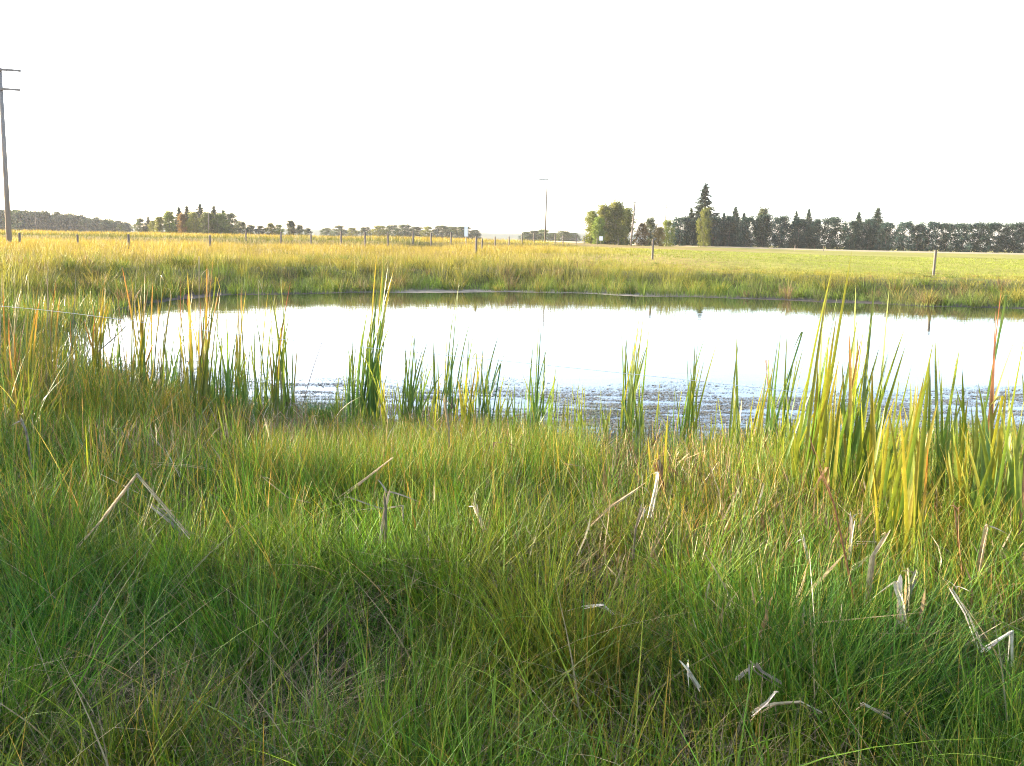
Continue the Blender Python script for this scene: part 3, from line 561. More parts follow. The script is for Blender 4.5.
CATS = [
 ('orange and yellow tipped cattail at the left edge of the photo', 9.3, 22, [(18, 291), (9, 312, 'red'), (27, 309, 'red'), (3, 285), (36, 300), (14, 330)], 'gold,orange', .018, 2),
 ('dry straw coloured cattail leaves at the far left behind the orange ones', 9.8, 6, [(2, 262, 'tan'), (15, 275, 'tan'), (24, 268, 6, 3), (20, 284, 'tan'), (-6, 290, 'tan')], 'tan', .012, 1),
 ('slim cattail with one red bent tip left of the white tipped clump', 10.6, 33, [(28, 272, 'orange', -3, 14), (31, 295), (39, 283), (26, 300)], 'gold,lime', .016, 0),
 ('yellow cattail clump with a white folded leaf tip by the wire', 10.4, 51, [(47, 280, 'tan', -5, -3), (42, 288), (48, 262, 'tan'), (56, 280, 'orange'), (60, 296, 'orange'), (52, 300), (44, 300), (76, 265, 'tan', 6)], 'gold,yellow', .018, 0),
 ('cattail clump with orange tips standing alone in open water left of the largest left clump', 12.4, 100, [(90, 292), (93, 305), (97, 273, 'orange'), (103, 283), (107, 272, 'orange'), (110, 296), (105, 290), (95, 315), (112, 302)], 'gold,orange,lime', .018, 0),
 ('broad cattail clump with many short orange tips against the dark far bank', 11.0, 141, [(117, 287, 'brown', -2, -6), (122, 267), (131, 275, 'gold'), (137, 265, 'tan'), (145, 270, 'orange'), (142, 292), (149, 282, 'orange'), (151, 300, 'lime'), (135, 300), (145, 318, 'blue'), (155, 330, 'blue'), (133, 330, 'blue')], 'gold,orange,gold', .020, 1),
 ('cattail leaning right just behind the broad orange tipped clump', 11.6, 161, [(153, 280, 'orange'), (160, 275, 'orange', 4, 6), (166, 278), (171, 292, 'tan', -4, -4), (158, 300), (163, 325, 'blue'), (170, 335, 'blue')], 'gold,orange', .018, 0),
 ('small red tipped cattail left of the tall hooked clump', 12.0, 182, [(177, 292, 'orange'), (181, 278, 'red'), (185, 286, 'orange'), (188, 330, 'blue'), (174, 340, 'blue')], 'orange,gold', .016, 0),
 ('tallest cattail of the left half, with leaf tips hooked over like canes', 10.3, 199, [(187, 270), (195, 262), (199, 255, 'tan', 0, 14), (209, 268, 'tan', -10, 10), (214, 250, 'orange'), (216, 275, 'gold', 5, 18), (207, 263, 'orange'), (205, 290), (200, 300), (193, 300), (204, 315, 'blue', 16, 12)], 'gold,yellow,orange', .022, 2),
 ('blue green cattail leaves shorter than the hooked clump on their left', 10.3, 226, [(215, 320), (222, 330), (228, 318), (232, 330), (238, 325), (219, 345), (235, 345), (241, 350), (226, 300, 'green')], 'blue,green', .018, 1),
 ('cattail with three bright yellow tips against the dark far bank', 11.6, 241, [(237, 280, 'gold'), (242, 284, 'orange'), (246, 290, 'gold'), (239, 300, 'gold'), (234, 345, 'blue'), (247, 345, 'blue')], 'gold', .017, 0),
 ('thin cattail with a white leaf hooked like a crook', 10.6, 263, [(255, 320), (250, 333), (258, 278, 'tan', 6, 18), (268, 292, 'gold'), (248, 350)], 'green,lime', .014, 1),
 ('tall narrow cattail with a red tip and tan sheaths at its foot', 10.0, 281, [(280, 275), (270, 290), (291, 280, 'red'), (288, 300), (276, 305), (268, 340), (285, 312), (290, 330), (279, 340, 'tan')], 'lime,green,gold', .019, 4),
 ('short dark green cattail beside the tall dense blue green sheaf', 11.0, 352, [(347, 340), (353, 332), (349, 345), (357, 340), (345, 360), (356, 360)], 'blue,green', .018, 0),
 ('dense blue green sheaf of cattail leaves, tallest in the middle of the photo', 11.0, 366, [(377, 252, 'gold'), (372, 300), (395, 263, 'gold', -8), (391, 280, 'gold', 3, 3), (384, 295), (368, 308), (374, 303), (366, 322), (380, 300), (363, 330), (388, 266, 'lime'), (370, 315), (376, 320), (360, 345), (383, 262, 'gold')], 'blue,blue,green', .023, 1),
 ('bright lime cattail at the right foot of the dense middle sheaf', 10.3, 382, [(378, 353), (383, 365), (376, 375), (386, 385), (361, 350, 'lime')], 'lime,yellow', .020, 1),
 ('wide fan of dark green cattail right of the lime one', 11.0, 411, [(412, 330), (405, 345), (422, 330), (428, 340), (424, 350), (405, 360), (415, 340), (431, 352), (410, 365), (434, 360)], 'blue,green', .019, 0),
 ('cattail with one long leaf curving right above the water to a pale tip', 10.8, 444, [(459, 284, 'lime', -10), (452, 318), (454, 332), (447, 335, 'yellow'), (433, 328), (438, 352, 'green'), (453, 345)], 'green,blue', .016, 2),
 ('dark cattail leaves leaning right behind the brown seed head', 10.9, 455, [(471, 318), (480, 320, 'green'), (464, 350), (451, 360)], 'blue,green', .016, 3, (452, 402)),
 ('yellowing cattail with rusty stems left of the dark pointed one', 9.8, 469, [(458, 365), (466, 370), (478, 352), (472, 362), (462, 380), (475, 375, 'orange')], 'lime,yellow,gold', .018, 2),
 ('dark pointed cattail with one folded leaf in front of the wire', 10.5, 482, [(483, 345), (488, 345), (499, 334), (501, 362, 'blue', -10, 28), (476, 352, 'lime', -6, 12), (481, 360), (486, 370)], 'blue,green', .018, 1),
 ('low lime cattail at the waterline right of the dark pointed one', 9.6, 495, [(505, 373), (502, 385), (498, 392), (508, 395)], 'lime,green', .018, 1),
 ('spreading cattail fan with one leaf kinked downward on its right', 11.0, 531, [(533, 345), (539, 320), (541, 328), (548, 345), (559, 348), (545, 380), (554, 382, 'green', 9, 25), (522, 373, 'lime'), (530, 365), (536, 360), (527, 385, 'yellow')], 'blue,green,blue', .018, 3),
 ('small faded cattail standing in the weedy shallows', 11.2, 582, [(583, 385), (579, 392), (586, 392), (577, 405)], 'lime,green', .015, 0),
 ('tall cattail with a bright twisted top in the centre right shallows', 10.5, 626, [(621, 328, 'blue'), (633, 332, 'green'), (640, 312), (647, 300, 'yellow'), (644, 312, 'lime'), (651, 338, 'green'), (647, 363, 'green'), (637, 345), (643, 330)], 'green,blue,lime', .018, 2),
 ('short thick green cattail beside the tall twisted one', 10.2, 633, [(637, 385), (633, 380), (628, 390), (639, 395), (618, 396, 'yellow')], 'green,lime', .021, 1),
 ('slim forked cattail alone between the twisted one and the single blade', 10.4, 684, [(695, 342), (706, 334), (690, 365), (697, 402), (687, 355), (701, 360), (683, 385, 'lime')], 'green,blue,lime', .018, 0),
 ('single broad upright cattail blade standing alone against the water', 8.4, 734, [(736, 330, 'green'), (733, 376, 'lime'), (737, 385, 'lime')], 'lime', .022, 0),
 ('cattail clump with a leaf tip broken over, left of the tall right hand group', 9.3, 769, [(768, 355), (781, 330), (787, 332), (795, 355), (803, 330, 'green', -10, 20), (766, 358, 'brown', -2, 16), (774, 360), (790, 365), (779, 350)], 'green,blue,lime', .019, 1),
 ('pale yellow leaning cattail at the left side of the broken tipped clump', 8.8, 752, [(768, 370, 'yellow'), (762, 395, 'yellow')], 'yellow', .019, 0),
 ('single slanting lime cattail left of the tall right hand group', 7.2, 788, [(812, 365, 'lime'), (806, 400, 'green'), (800, 420, 'lime')], 'lime,green', .022, 0),
 ('tallest cattail of the right half, its two blades reaching the pasture', 6.5, 803, [(834, 262, 'lime'), (852, 250, 'lime'), (838, 300, 'green'), (829, 335), (818, 365), (846, 330), (825, 375)], 'lime,yellow,green', .026, 0),
 ('cattail with orange streaked leaves inside the tall right hand group', 6.4, 833, [(858, 315), (862, 335, 'orange'), (849, 330, 'orange'), (838, 365, 'yellow'), (868, 345), (845, 370, 'yellow'), (876, 274, 'lime', -4), (830, 390, 'green')], 'green,lime,yellow', .025, 1),
 ('cattail with two blades bent far over to the right like pennants', 6.2, 856, [(903, 298, 'lime', -10), (906, 344, 'lime', 0), (890, 280, 'green'), (880, 345, 'green'), (876, 300, 'green'), (872, 365, 'yellow'), (884, 385, 'yellow')], 'lime,green', .025, 0),
 ('short leaning yellow cattail with dark blade tips below the pennants', 5.8, 872, [(912, 364, 'green', -5), (900, 372, 'green'), (898, 390, 'yellow'), (888, 410, 'yellow'), (905, 420, 'lime')], 'yellow,lime', .024, 1),
 ('brightest yellow cattail, rising from pale cut stubs at the right', 5.0, 893, [(930, 360, 'lime'), (925, 372), (915, 402), (934, 338, 'green'), (920, 430), (912, 450), (938, 400), (928, 445, 'orange'), (905, 470)], 'yellow,yellow,lime', .026, 4),
 ('upright green cattail trio over the weed, right of the brightest yellow one', 6.2, 934, [(935, 335), (952, 328), (960, 345), (958, 350, 'lime'), (941, 370), (949, 390), (966, 390, 'lime')], 'green,lime', .022, 2),
 ('cattail with a red brown blade arching up at the right', 6.2, 974, [(1002, 284, 'red', -12), (1007, 292, 'green', -6, 40), (996, 310, 'red', -5), (985, 390, 'yellow'), (978, 382, 'lime'), (990, 400, 'yellow')], 'lime,yellow', .027, 1),
 ('dark blue green cattail in front of the red brown blade', 5.6, 975, [(983, 395), (976, 410), (990, 420, 'green'), (968, 440)], 'blue,green', .030, 0),
 ('bent yellow cattail beside the dark blue green one', 5.7, 993, [(1003, 395, 'yellow', -14, 12), (1008, 372, 'lime'), (985, 430, 'lime'), (1012, 410, 'yellow')], 'yellow,lime', .024, 1),
 ('cattail cut by the right edge of the photo', 5.4, 1016, [(1026, 330, 'green', -10), (1022, 372, 'lime'), (1024, 395, 'brown'), (1012, 420, 'green'), (1032, 400)], 'green,lime', .026, 1),
 ('short stubby cattail with chopped tops in the middle right grass', 6.6, 656, [(650, 462, 'yellow'), (646, 468, 'yellow'), (657, 480, 'lime'), (664, 490, 'orange')], 'yellow', .026, 3),
 ('two chopped yellow shoots left of the stubby cattail', 6.8, 556, [(552, 478, 'yellow'), (558, 480, 'lime')], 'yellow', .020, 1),
 ('tan and yellow cattail stalks standing in the lit grass below the single blade', 6.6, 737, [(733, 455, 'tan'), (722, 488, 'yellow'), (738, 470, 'brown'), (729, 480, 'brown'), (742, 500, 'tan')], 'lime', .018, 2),
 ('yellow green shoots low in the grass under the dark pointed cattail', 7.4, 488, [(481, 470, 'lime'), (478, 482, 'yellow'), (490, 485, 'yellow'), (500, 470, 'gold')], 'lime', .020, 2),
 ('low yellow shoots between the wide fan and the tan stalks', 8.6, 425, [(412, 440, 'lime'), (420, 445, 'yellow'), (430, 430, 'lime'), (436, 445, 'yellow')], 'lime', .016, 3),
 ('low green and tan shoots at the foot of the short blue green leaves', 8.4, 232, [(215, 430, 'tan'), (221, 432, 'tan'), (229, 425, 'tan'), (238, 435, 'tan'), (246, 405, 'gold')], 'green', .016, 3),
]
THIN = [
 ('thin cattail of three leaves left of the clump alone in open water', 11.0, 72, [(70, 318, 'orange'), (78, 330), (66, 340)], 'blue,gold'),
 ('low blue green cattail right of the white tipped clump', 11.4, 84, [(82, 345), (88, 352), (79, 360)], 'blue,green'),
 ('thin cattail left of the broad orange tipped clump', 11.6, 121, [(119, 300, 'orange'), (125, 318), (116, 335)], 'gold,blue'),
 ('blue green cattail filling the gap left of the small red tipped one', 11.2, 172, [(169, 318), (176, 326), (166, 345), (181, 350)], 'blue,green'),
 ('thin cattail close on the right of the tall hooked clump', 10.6, 213, [(211, 290, 'gold'), (218, 305), (208, 322), (222, 335)], 'blue,green'),
 ('low blue green cattail before the three bright tips', 10.0, 246, [(243, 352), (250, 345), (239, 365), (254, 362)], 'blue,green'),
 ('slender cattail between the crook and the red tipped cattail', 10.8, 271, [(272, 318), (275, 340), (267, 352)], 'green,lime'),
 ('single thin leaf bowed over the water right of the red tipped cattail', 11.8, 297, [(330, 322, 'brown', -6), (294, 395, 'green')], 'green'),
 ('thin cattail left of the short dark green one', 11.4, 341, [(340, 372), (345, 380), (337, 392)], 'green,lime'),
 ('thin cattail between the bright lime one and the wide fan', 11.2, 396, [(395, 362), (400, 375), (392, 385)], 'green,lime'),
 ('thin dark cattail right of the wide fan', 11.2, 427, [(429, 358), (434, 372), (423, 380), (438, 385)], 'green,blue'),
 ('short yellowing cattail under the long curving leaf', 10.2, 437, [(436, 385), (442, 378, 'yellow'), (431, 398)], 'lime,gold'),
 ('tan and green cattail left of the yellowing rusty one', 9.9, 459, [(457, 375, 'tan'), (463, 388), (453, 395, 'tan')], 'lime,gold'),
 ('thin cattail right of the low lime one at the waterline', 10.2, 512, [(514, 380), (508, 395), (518, 398)], 'green,lime'),
 ('single leaf standing off the right side of the spreading fan', 11.2, 551, [(556, 365), (550, 390)], 'green'),
 ('pair of faint leaves left of the small faded cattail', 11.6, 567, [(569, 395), (563, 402)], 'lime'),
 ('small faint cattail between the faded one and the tall twisted one', 11.2, 603, [(606, 398), (600, 405), (609, 408)], 'lime,green'),
 ('short lime shoot right of the thick green cattail', 9.6, 651, [(652, 424, 'yellow'), (648, 436)], 'lime'),
 ('low shoot left of the slim forked cattail', 10.4, 669, [(668, 410), (673, 416)], 'green'),
 ('low pair of leaves right of the slim forked cattail', 9.8, 708, [(711, 412), (705, 420)], 'lime,green'),
 ('thin cattail at the left foot of the tallest blades', 7.6, 779, [(786, 392), (780, 408, 'yellow'), (790, 415)], 'lime,green'),
 ('dark upright cattail behind the tall right hand group', 7.8, 845, [(848, 348), (842, 362), (852, 372), (838, 380)], 'blue,green'),
 ('upright yellow cattail between the two tall right hand groups', 6.6, 915, [(918, 380, 'yellow'), (911, 395), (922, 405), (908, 412, 'yellow')], 'yellow,lime'),
 ('thin cattail left of the red brown arching blade', 6.6, 956, [(962, 368), (955, 385), (968, 398, 'yellow')], 'green,lime'),
 ('short yellow cattail at the foot of the red brown arching blade', 5.6, 962, [(960, 425, 'yellow'), (968, 418), (955, 440)], 'yellow,lime'),
]
for c in CATS: cattail(*c)
for c in THIN: cattail(*c, wid=.0155 if c[1] > 8.5 else .021, filler=1)
# a bright green tussock in the shallows
rp_ = foot(322, 11.6); rp_[2] = -.05; root = empty('sedge_tussock', rp_)
tag(root, 'bright green rounded sedge tussock standing in the shallows left of the dense sheaf', 'sedge tussock')
n = 700; ra = U(0, 6.283, n); rr = U(0, .14, n)
cb = np.tile(np.array([.045, .13, .025], np.float32), (n, 1)) * U(.7, 1.2, n)[:, None]
blades('blades', np.stack([np.cos(ra) * rr, np.sin(ra) * rr, np.zeros(n)], 1).astype(np.float32), U(.22, .42, n), U(.004, .007, n), ra, U(.1, .7, n), U(.1, .5, n), cb, cb * np.array([1.3, 1.15, 1], np.float32), 4, M_grass, twist=U(0, 6.28, n), parent=root)

# ------------------------------------------------------------------ broken dry reeds in the grass
def reed(label, d, pts, r=.008, tone=(1, 1, 1), name='broken_reed', cat='dry reed'):
    lo = max(pts, key=lambda q: q[1]); r_0 = ray(*lo[:2])
    if d < 11:
        ts = np.linspace(1.0, 16, 1500) / r_0[1]; q_ = EYE[None] + r_0[None] * ts[:, None]; sd_ = pond_sd(q_[:, 0], q_[:, 1])
        gap = q_[:, 2] - height(q_[:, 0], q_[:, 1], sd_) - .36 * lowf(q_[:, 0], sd_); d = float(q_[int(np.argmax(gap < 0)), 1])
    W_ = []
    for k, pp in enumerate(pts):
        dd = d + (pp[2] if len(pp) > 2 else 0); W_.append(at(pp[0], pp[1], dd))
    W_ = np.array(W_); org = W_[-1].copy(); W_ -= org
    rb = Ribbons(); PALS['reed'] = tuple(tuple(.40 * v * q for v in tone) for q in (.8, 1.0, 1.1))
    for k in range(3 if r > .0085 else 2):
        P = []; o1 = rng.normal(0, r * .55, 3); o2 = rng.normal(0, r * 1.1, 3) + np.array([0, 0, r * .4])
        for j in range(len(W_)): P.append(W_[j] + o1 * (1 - j / (len(W_) - 1)) * (2.0 if j == 0 else 1) + o2 * .6 * j / (len(W_) - 1))
        if k: P[0] = P[0] * random.uniform(.8, 1) + P[1] * random.uniform(0, .2)
        Q_ = []
        for j in range(len(P) - 1): Q_ += [P[j], P[j] * .67 + P[j + 1] * .33, P[j] * .33 + P[j + 1] * .67]
        rb.leaf((Q_ + [P[-1]])[::-1], r * 1.25 * random.uniform(.7, 1.1), 'reed', random.uniform(-1.4, 1.4), n=3 * len(Q_), tw=random.uniform(-.6, .6), fold=.7, sharp=2.5)
    for k in range(2):                    # torn shreds at the broken end
        e = W_[0]; q = e + rng.normal(0, r * 4, 3) + np.array([0, 0, -r * 2]); rb.leaf([W_[0] * .8 + W_[1] * .2, e, q], r * .7, 'reed', random.uniform(-1, 1), n=6)
    o = rb.build(name, M_dry, None); o.location = org
    return tag(o, label, cat, 'dry reeds broken down in the near grass')
tan_, grey, white, rust_ = (.95, .76, .46), (.62, .53, .38), (1.5, 1.33, 1.05), (.60, .34, .16)
REEDS = [
 ('long tan reed folded in the middle to a point, left foreground', 6.3, [(75, 548), (105, 515), (137, 474), (165, 507), (190, 537)], .009, tan_),
 ('grey frayed reed end lying beside the folded tan reed', 6.4, [(150, 506), (172, 522), (185, 535)], .012, grey),
 ('long reed lying almost level in the grass under the blue green cattail', 7.8, [(150, 463), (190, 466), (228, 474)], .008, tan_),
 ('cream reed bent like a hook below the tall red tipped cattail', 7.6, [(262, 474), (288, 498), (310, 504)], .008, tan_),
 ('thin cream reed curved over beside the tall red tipped cattail', 9.0, [(312, 414), (318, 435), (319, 466)], .008, tan_),
 ('leaning tan reed at the foot of the red tipped cattail', 9.2, [(266, 420), (272, 445), (277, 466)], .013, tan_),
 ('grey reed leaning up to the right in the middle tangle', 7.0, [(342, 499), (368, 478), (393, 458)], .008, tan_),
 ('pale reed crossing the middle tangle from upper left', 7.0, [(345, 496), (372, 506), (392, 512)], .008, grey),
 ('nearly level grey reed in the middle tangle', 6.9, [(352, 512), (380, 508), (404, 507)], .008, grey),
 ('bent over reed with an upright stub right of the middle tangle', 6.8, [(384, 508), (402, 506), (403, 525)], .009, grey),
 ('thick grey upright stub in the middle tangle', 6.8, [(386, 488), (386, 512), (385, 545)], .016, grey),
 ('two toned cut stub standing in the grass right of the middle tangle', 6.6, [(473, 505), (478, 516), (484, 532)], .012, white),
 ('tall bleached stalk under the long curving cattail', 8.8, [(444, 396), (449, 430), (450, 470)], .014, tan_),
 ('white cut stick end in the lower right foreground', 3.7, [(687, 666), (693, 675), (701, 688)], .012, white),
 ('grey twig lying forked beside the white stick end', 3.65, [(748, 662), (760, 674), (781, 688)], .011, grey),
 ('short pale reed leaning left at the forked grey twig', 3.6, [(758, 665), (746, 671), (735, 680)], .010, white),
 ('curved pale reed arched over the dark gap at the bottom right', 3.3, [(757, 712), (775, 703), (800, 701), (822, 712)], .009, tan_),
 ('pale reed leaning right inside the arched one', 3.3, [(778, 690), (768, 702), (752, 714)], .007, white),
 ('short pale stick lying right of the arched reed', 3.4, [(862, 704), (876, 711), (890, 719)], .010, tan_),
 ('long pale stick slanting down near the right edge', 4.6, [(954, 583), (968, 612), (982, 648)], .010, white),
 ('bent pale reed near the right edge with its end hanging down', 4.5, [(982, 650), (998, 640), (1012, 631), (1011, 666)], .010, white),
 ('thick pale cut stub at the foot of the brightest yellow cattail', 4.9, [(896, 578), (898, 600), (899, 628)], .019, white),
 ('grey leaning stub right of the thick pale stub', 5.0, [(914, 570), (909, 590), (905, 612)], .013, grey),
 ('cream reed lying level across the bright clump', 5.1, [(848, 544), (875, 542), (902, 541)], .009, white),
 ('cream reed slanting up to the level one', 5.1, [(852, 569), (863, 561), (874, 553)], .011, white),
 ('upright pale reed by the red brown stalk', 5.2, [(854, 513), (852, 535), (849, 560)], .010, white),
 ('pale broken stalk leaning left in the bright clump', 5.1, [(888, 530), (873, 556), (868, 600)], .010, tan_),
 ('long red brown dead cattail stalk slanting down through the right hand group', 5.3, [(810, 442), (834, 505), (846, 560), (855, 606)], .008, rust_),
 ('red brown curled dead leaf standing right of the bright clump', 5.1, [(957, 505), (959, 535), (964, 578)], .009, rust_),
 ('grey upright cut cattail stump left of the right edge', 4.9, [(988, 523), (984, 545), (978, 580)], .015, tan_),
 ('short cream reed lying across the lit leaves at the right', 5.6, [(917, 449), (930, 453), (946, 455)], .009, white),
 ('bright orange broken stub in the middle right grass', 6.5, [(655, 462), (660, 478), (667, 496)], .013, rust_),
 ('white split stub beside the orange one', 6.5, [(655, 470), (655, 490), (650, 520)], .013, white),
 ('pale reed leaning from the stubby cattail down to the left', 6.3, [(645, 505), (636, 530), (633, 560)], .009, grey),
 ('white bent stick lying in the grass at centre right', 5.0, [(580, 607), (604, 605), (614, 616)], .008, white),
 ('long tan reed leaning low across the grass left of the stubby cattail', 6.5, [(645, 484), (612, 505), (590, 525)], .009, tan_),
 ('short pale reed poking up left of the red brown stalk', 5.3, [(802, 537), (806, 555), (811, 572)], .009, white),
 ('grey dead stem leaning out of the water between the two left clumps', 12.2, [(127, 326), (112, 340), (98, 352)], .010, (.45, .4, .35)),
 ('dry grey tuft stalk standing left of the folded tan reed', 7.0, [(21, 419), (27, 432), (33, 470)], .012, grey),
 ('small grey split reed in the left grass', 7.8, [(120, 428), (125, 438), (130, 446)], .010, grey),
]
for r_ in REEDS: reed(*r_)

# ------------------------------------------------------------------ fence wire across the near shore
wp = [at(-260, 290, 8.8), at(0, 304.5, 8.6), at(90, 315, 8.5), at(250, 337, 8.3), at(345, 345.5, 8.2), at(512, 361.5, 8.1), at(728, 384, 7.9), at(900, 404, 7.7), at(1260, 442, 7.4)]
m_ = MB()
for e in (0, -1):
    p = wp[e]; g = hz(p[0], p[1])
post_pts = []
wpi = []
for k in range(len(wp) - 1):
    for q in np.linspace(0, 1, 5)[:-1]: wpi.append(wp[k] * (1 - q) + wp[k + 1] * q)
wpi.append(wp[-1]); wpi = np.array(wpi)
for _ in range(6): wpi[1:-1] = (wpi[:-2] + 2 * wpi[1:-1] + wpi[2:]) / 4
m_.tube(list(wpi), .0022, 5)
tag(m_.build('fence_wire', M_metal, None, True), 'thin pale fence wire strung across the pond behind the cattails', 'wire')

# ------------------------------------------------------------------ fence posts
def ordn(k): return ['first', 'second', 'third', 'fourth', 'fifth', 'sixth', 'seventh', 'eighth', 'ninth', 'tenth', 'eleventh', 'twelfth', 'thirteenth', 'fourteenth', 'fifteenth', 'sixteenth', 'seventeenth', 'eighteenth', 'nineteenth', 'twentieth', 'twenty-first', 'twenty-second', 'twenty-third', 'twenty-fourth'][k]
def post(px, d, hgt, r, label, group, mat=M_wood, lean=0.0):
    r *= .78
    if px < 340: hgt -= .28
    x = at(px, 245, d)[0]; z = hz(x, d)
    m_ = MB(); k = random.uniform(-.03, .03) + lean
    m_.tube([(0, 0, -.4), (k * .3, 0, hgt * .5), (k, 0, hgt - .03), (k, 0, hgt)], [r * 1.05, r, r * .95, r * .7], 8)
    o = m_.build('fence_post', mat); o.location = (x, d, z)
    return tag(o, label, 'fence post', group)
row = [(246, 82, 1.25), (281, 80, 1.3), (311, 78, 1.35), (341, 74, 1.4), (365, 71, 1.4), (388, 73, 1.35), (413, 82, 1.35), (431, 84, 1.4), (451, 92, 1.35), (495, 92, 1.3), (509, 102, 1.3), (522, 112, 1.3), (534, 118, 1.3), (555, 122, 1.3), (563, 138, 1.3), (576, 146, 1.4), (584, 158, 1.4), (597, 170, 1.4), (618, 185, 1.4)]
for k, (px, d, hg) in enumerate(row):
    post(px, d, hg, .095, f'weathered round fence post, {ordn(k)} from the left in the far roadside fence', 'posts of the far roadside fence')
post(20, 58, 1.15, .10, 'short dark post sunk in golden grass below the leaning utility pole', 'posts of the pondside fence')
post(78, 60, 1.1, .085, 'thin dark post half hidden in golden grass, right of the pole foot', 'posts of the pondside fence')
post(129, 58, 1.2, .11, 'dark post in golden grass below the left woods', 'posts of the pondside fence')
post(210, 62, 1.2, .095, 'brown post directly below the far utility pole beside the left grove', 'posts of the pondside fence')
post(476, 62, 1.35, .10, 'tall dark post standing forward of the far fence near the centre', 'posts of the pondside fence')
post(482, 68, 1.0, .07, 'thinner post just behind the tall forward post', 'posts of the pondside fence')
post(653, 60, 1.3, .09, 'lone dark post at the pasture edge below the middle tree row', 'posts of the pondside fence')
post(936, 49, 1.38, .095, 'lone pale post at the pasture edge in front of the shelterbelt', 'posts of the pondside fence')
post(795, 205, 1.3, .10, 'small pale post beside the gravel road below the shelterbelt', 'posts along the gravel road', M_greywood)
post(824, 203, 1.2, .10, 'dark small post beside the gravel road, right of the pale one', 'posts along the gravel road')

# ------------------------------------------------------------------ utility poles
def pole(px, d, ytop, label, arms, lean=0.0, r=.14, rot=0.2):
    x = at(px, 240, d)[0]; z = hz(x, d); top = at(px, ytop, d)[2]; H = top - z
    root = empty('utility_pole', (x, d, z)); tag(root, label, 'utility pole', 'wooden utility poles')
    root.rotation_euler = (0, lean, 0)
    m_ = MB(); m_.tube([(0, 0, -.5), (0, 0, H * .5), (0, 0, H)], [r, r * .85, r * .68], 12); m_.build('pole', M_greywood if d < 100 else M_wood, root, True)
    ca, sa = math.cos(rot), math.sin(rot)
    for dz, ln in arms:
        a = MB(); a.box((-sa * (r + .02), ca * -(r + .02), H - dz), (ln, .11, .13), rot); ar = a.build('crossarm', M_greywood if d < 100 else M_wood, root)
        if d < 80 or ln > 2:
            for q in (-.46, -.2, .2, .46):
                i_ = MB(); bx_, by_ = q * ln * ca - sa * -(-(r + .02)) * 1, q * ln * sa - ca * (r + .02); sgn = -1 if (d < 80 and dz < .3) else 1
                zc = H - dz + sgn * .065
                i_.tube([(bx_, by_, zc), (bx_, by_, zc + sgn * .05), (bx_, by_, zc + sgn * .06), (bx_, by_, zc + sgn * .16), (bx_, by_, zc + sgn * .20)], [.015, .015, .04, .045, .02], 8)
                i_.build('insulator', M_ceramic, ar, True)
    return root
pole(9, 57, 68, 'tall grey utility pole with two crossarms at the left edge', [(.12, 2.6), (1.25, 2.4)], lean=.015, r=.17)
pole(545, 150, 179, 'grey utility pole with one crossarm standing alone near the centre', [(.12, 2.7)], lean=.012, r=.13)
pole(631, 222, 202, 'grey utility pole in front of the yellow green poplars', [(.12, 2.6)], lean=.06, r=.23)
pole(664, 320, 205, 'faint utility pole rising above the small bushes right of the poplars', [(.12, 2.8), (.9, 2.2)], lean=.02, r=.17)
pole(209, 290, 206, 'pale utility pole in front of the left grove', [(.6, 6.0)], lean=.01, r=.15)
pole(37, 330, 212, 'faint pale pole before the far left woods', [(.2, 1.6)], lean=.0, r=.14)

# ------------------------------------------------------------------ road signs
def sign(px, d, y0, y1, w, label, kind, two=False):
    x = at(px, 240, d)[0]; z = hz(x, d); zt = at(px, y0, d)[2] - z; zb = at(px, y1, d)[2] - z
    root = empty('road_sign', (x, d, z)); tag(root, label, 'road sign')
    m_ = MB(); m_.tube([(0, 0, -.3), (0, 0, zt)], .05, 8); m_.build('post', M_greywood, root)
    b = MB(); b.box((0, -.075, (zt + zb) / 2), (w, .03, zt - zb)); b.build('panel', M_sign, root)
sign(466, 92, 226, 236.5, .34, 'narrow pale marker board on a post in the far fence line', 'marker')
sign(601, 230, 236.3, 240.5, .9, 'small white sign on a post in front of the poplars', 'sign')

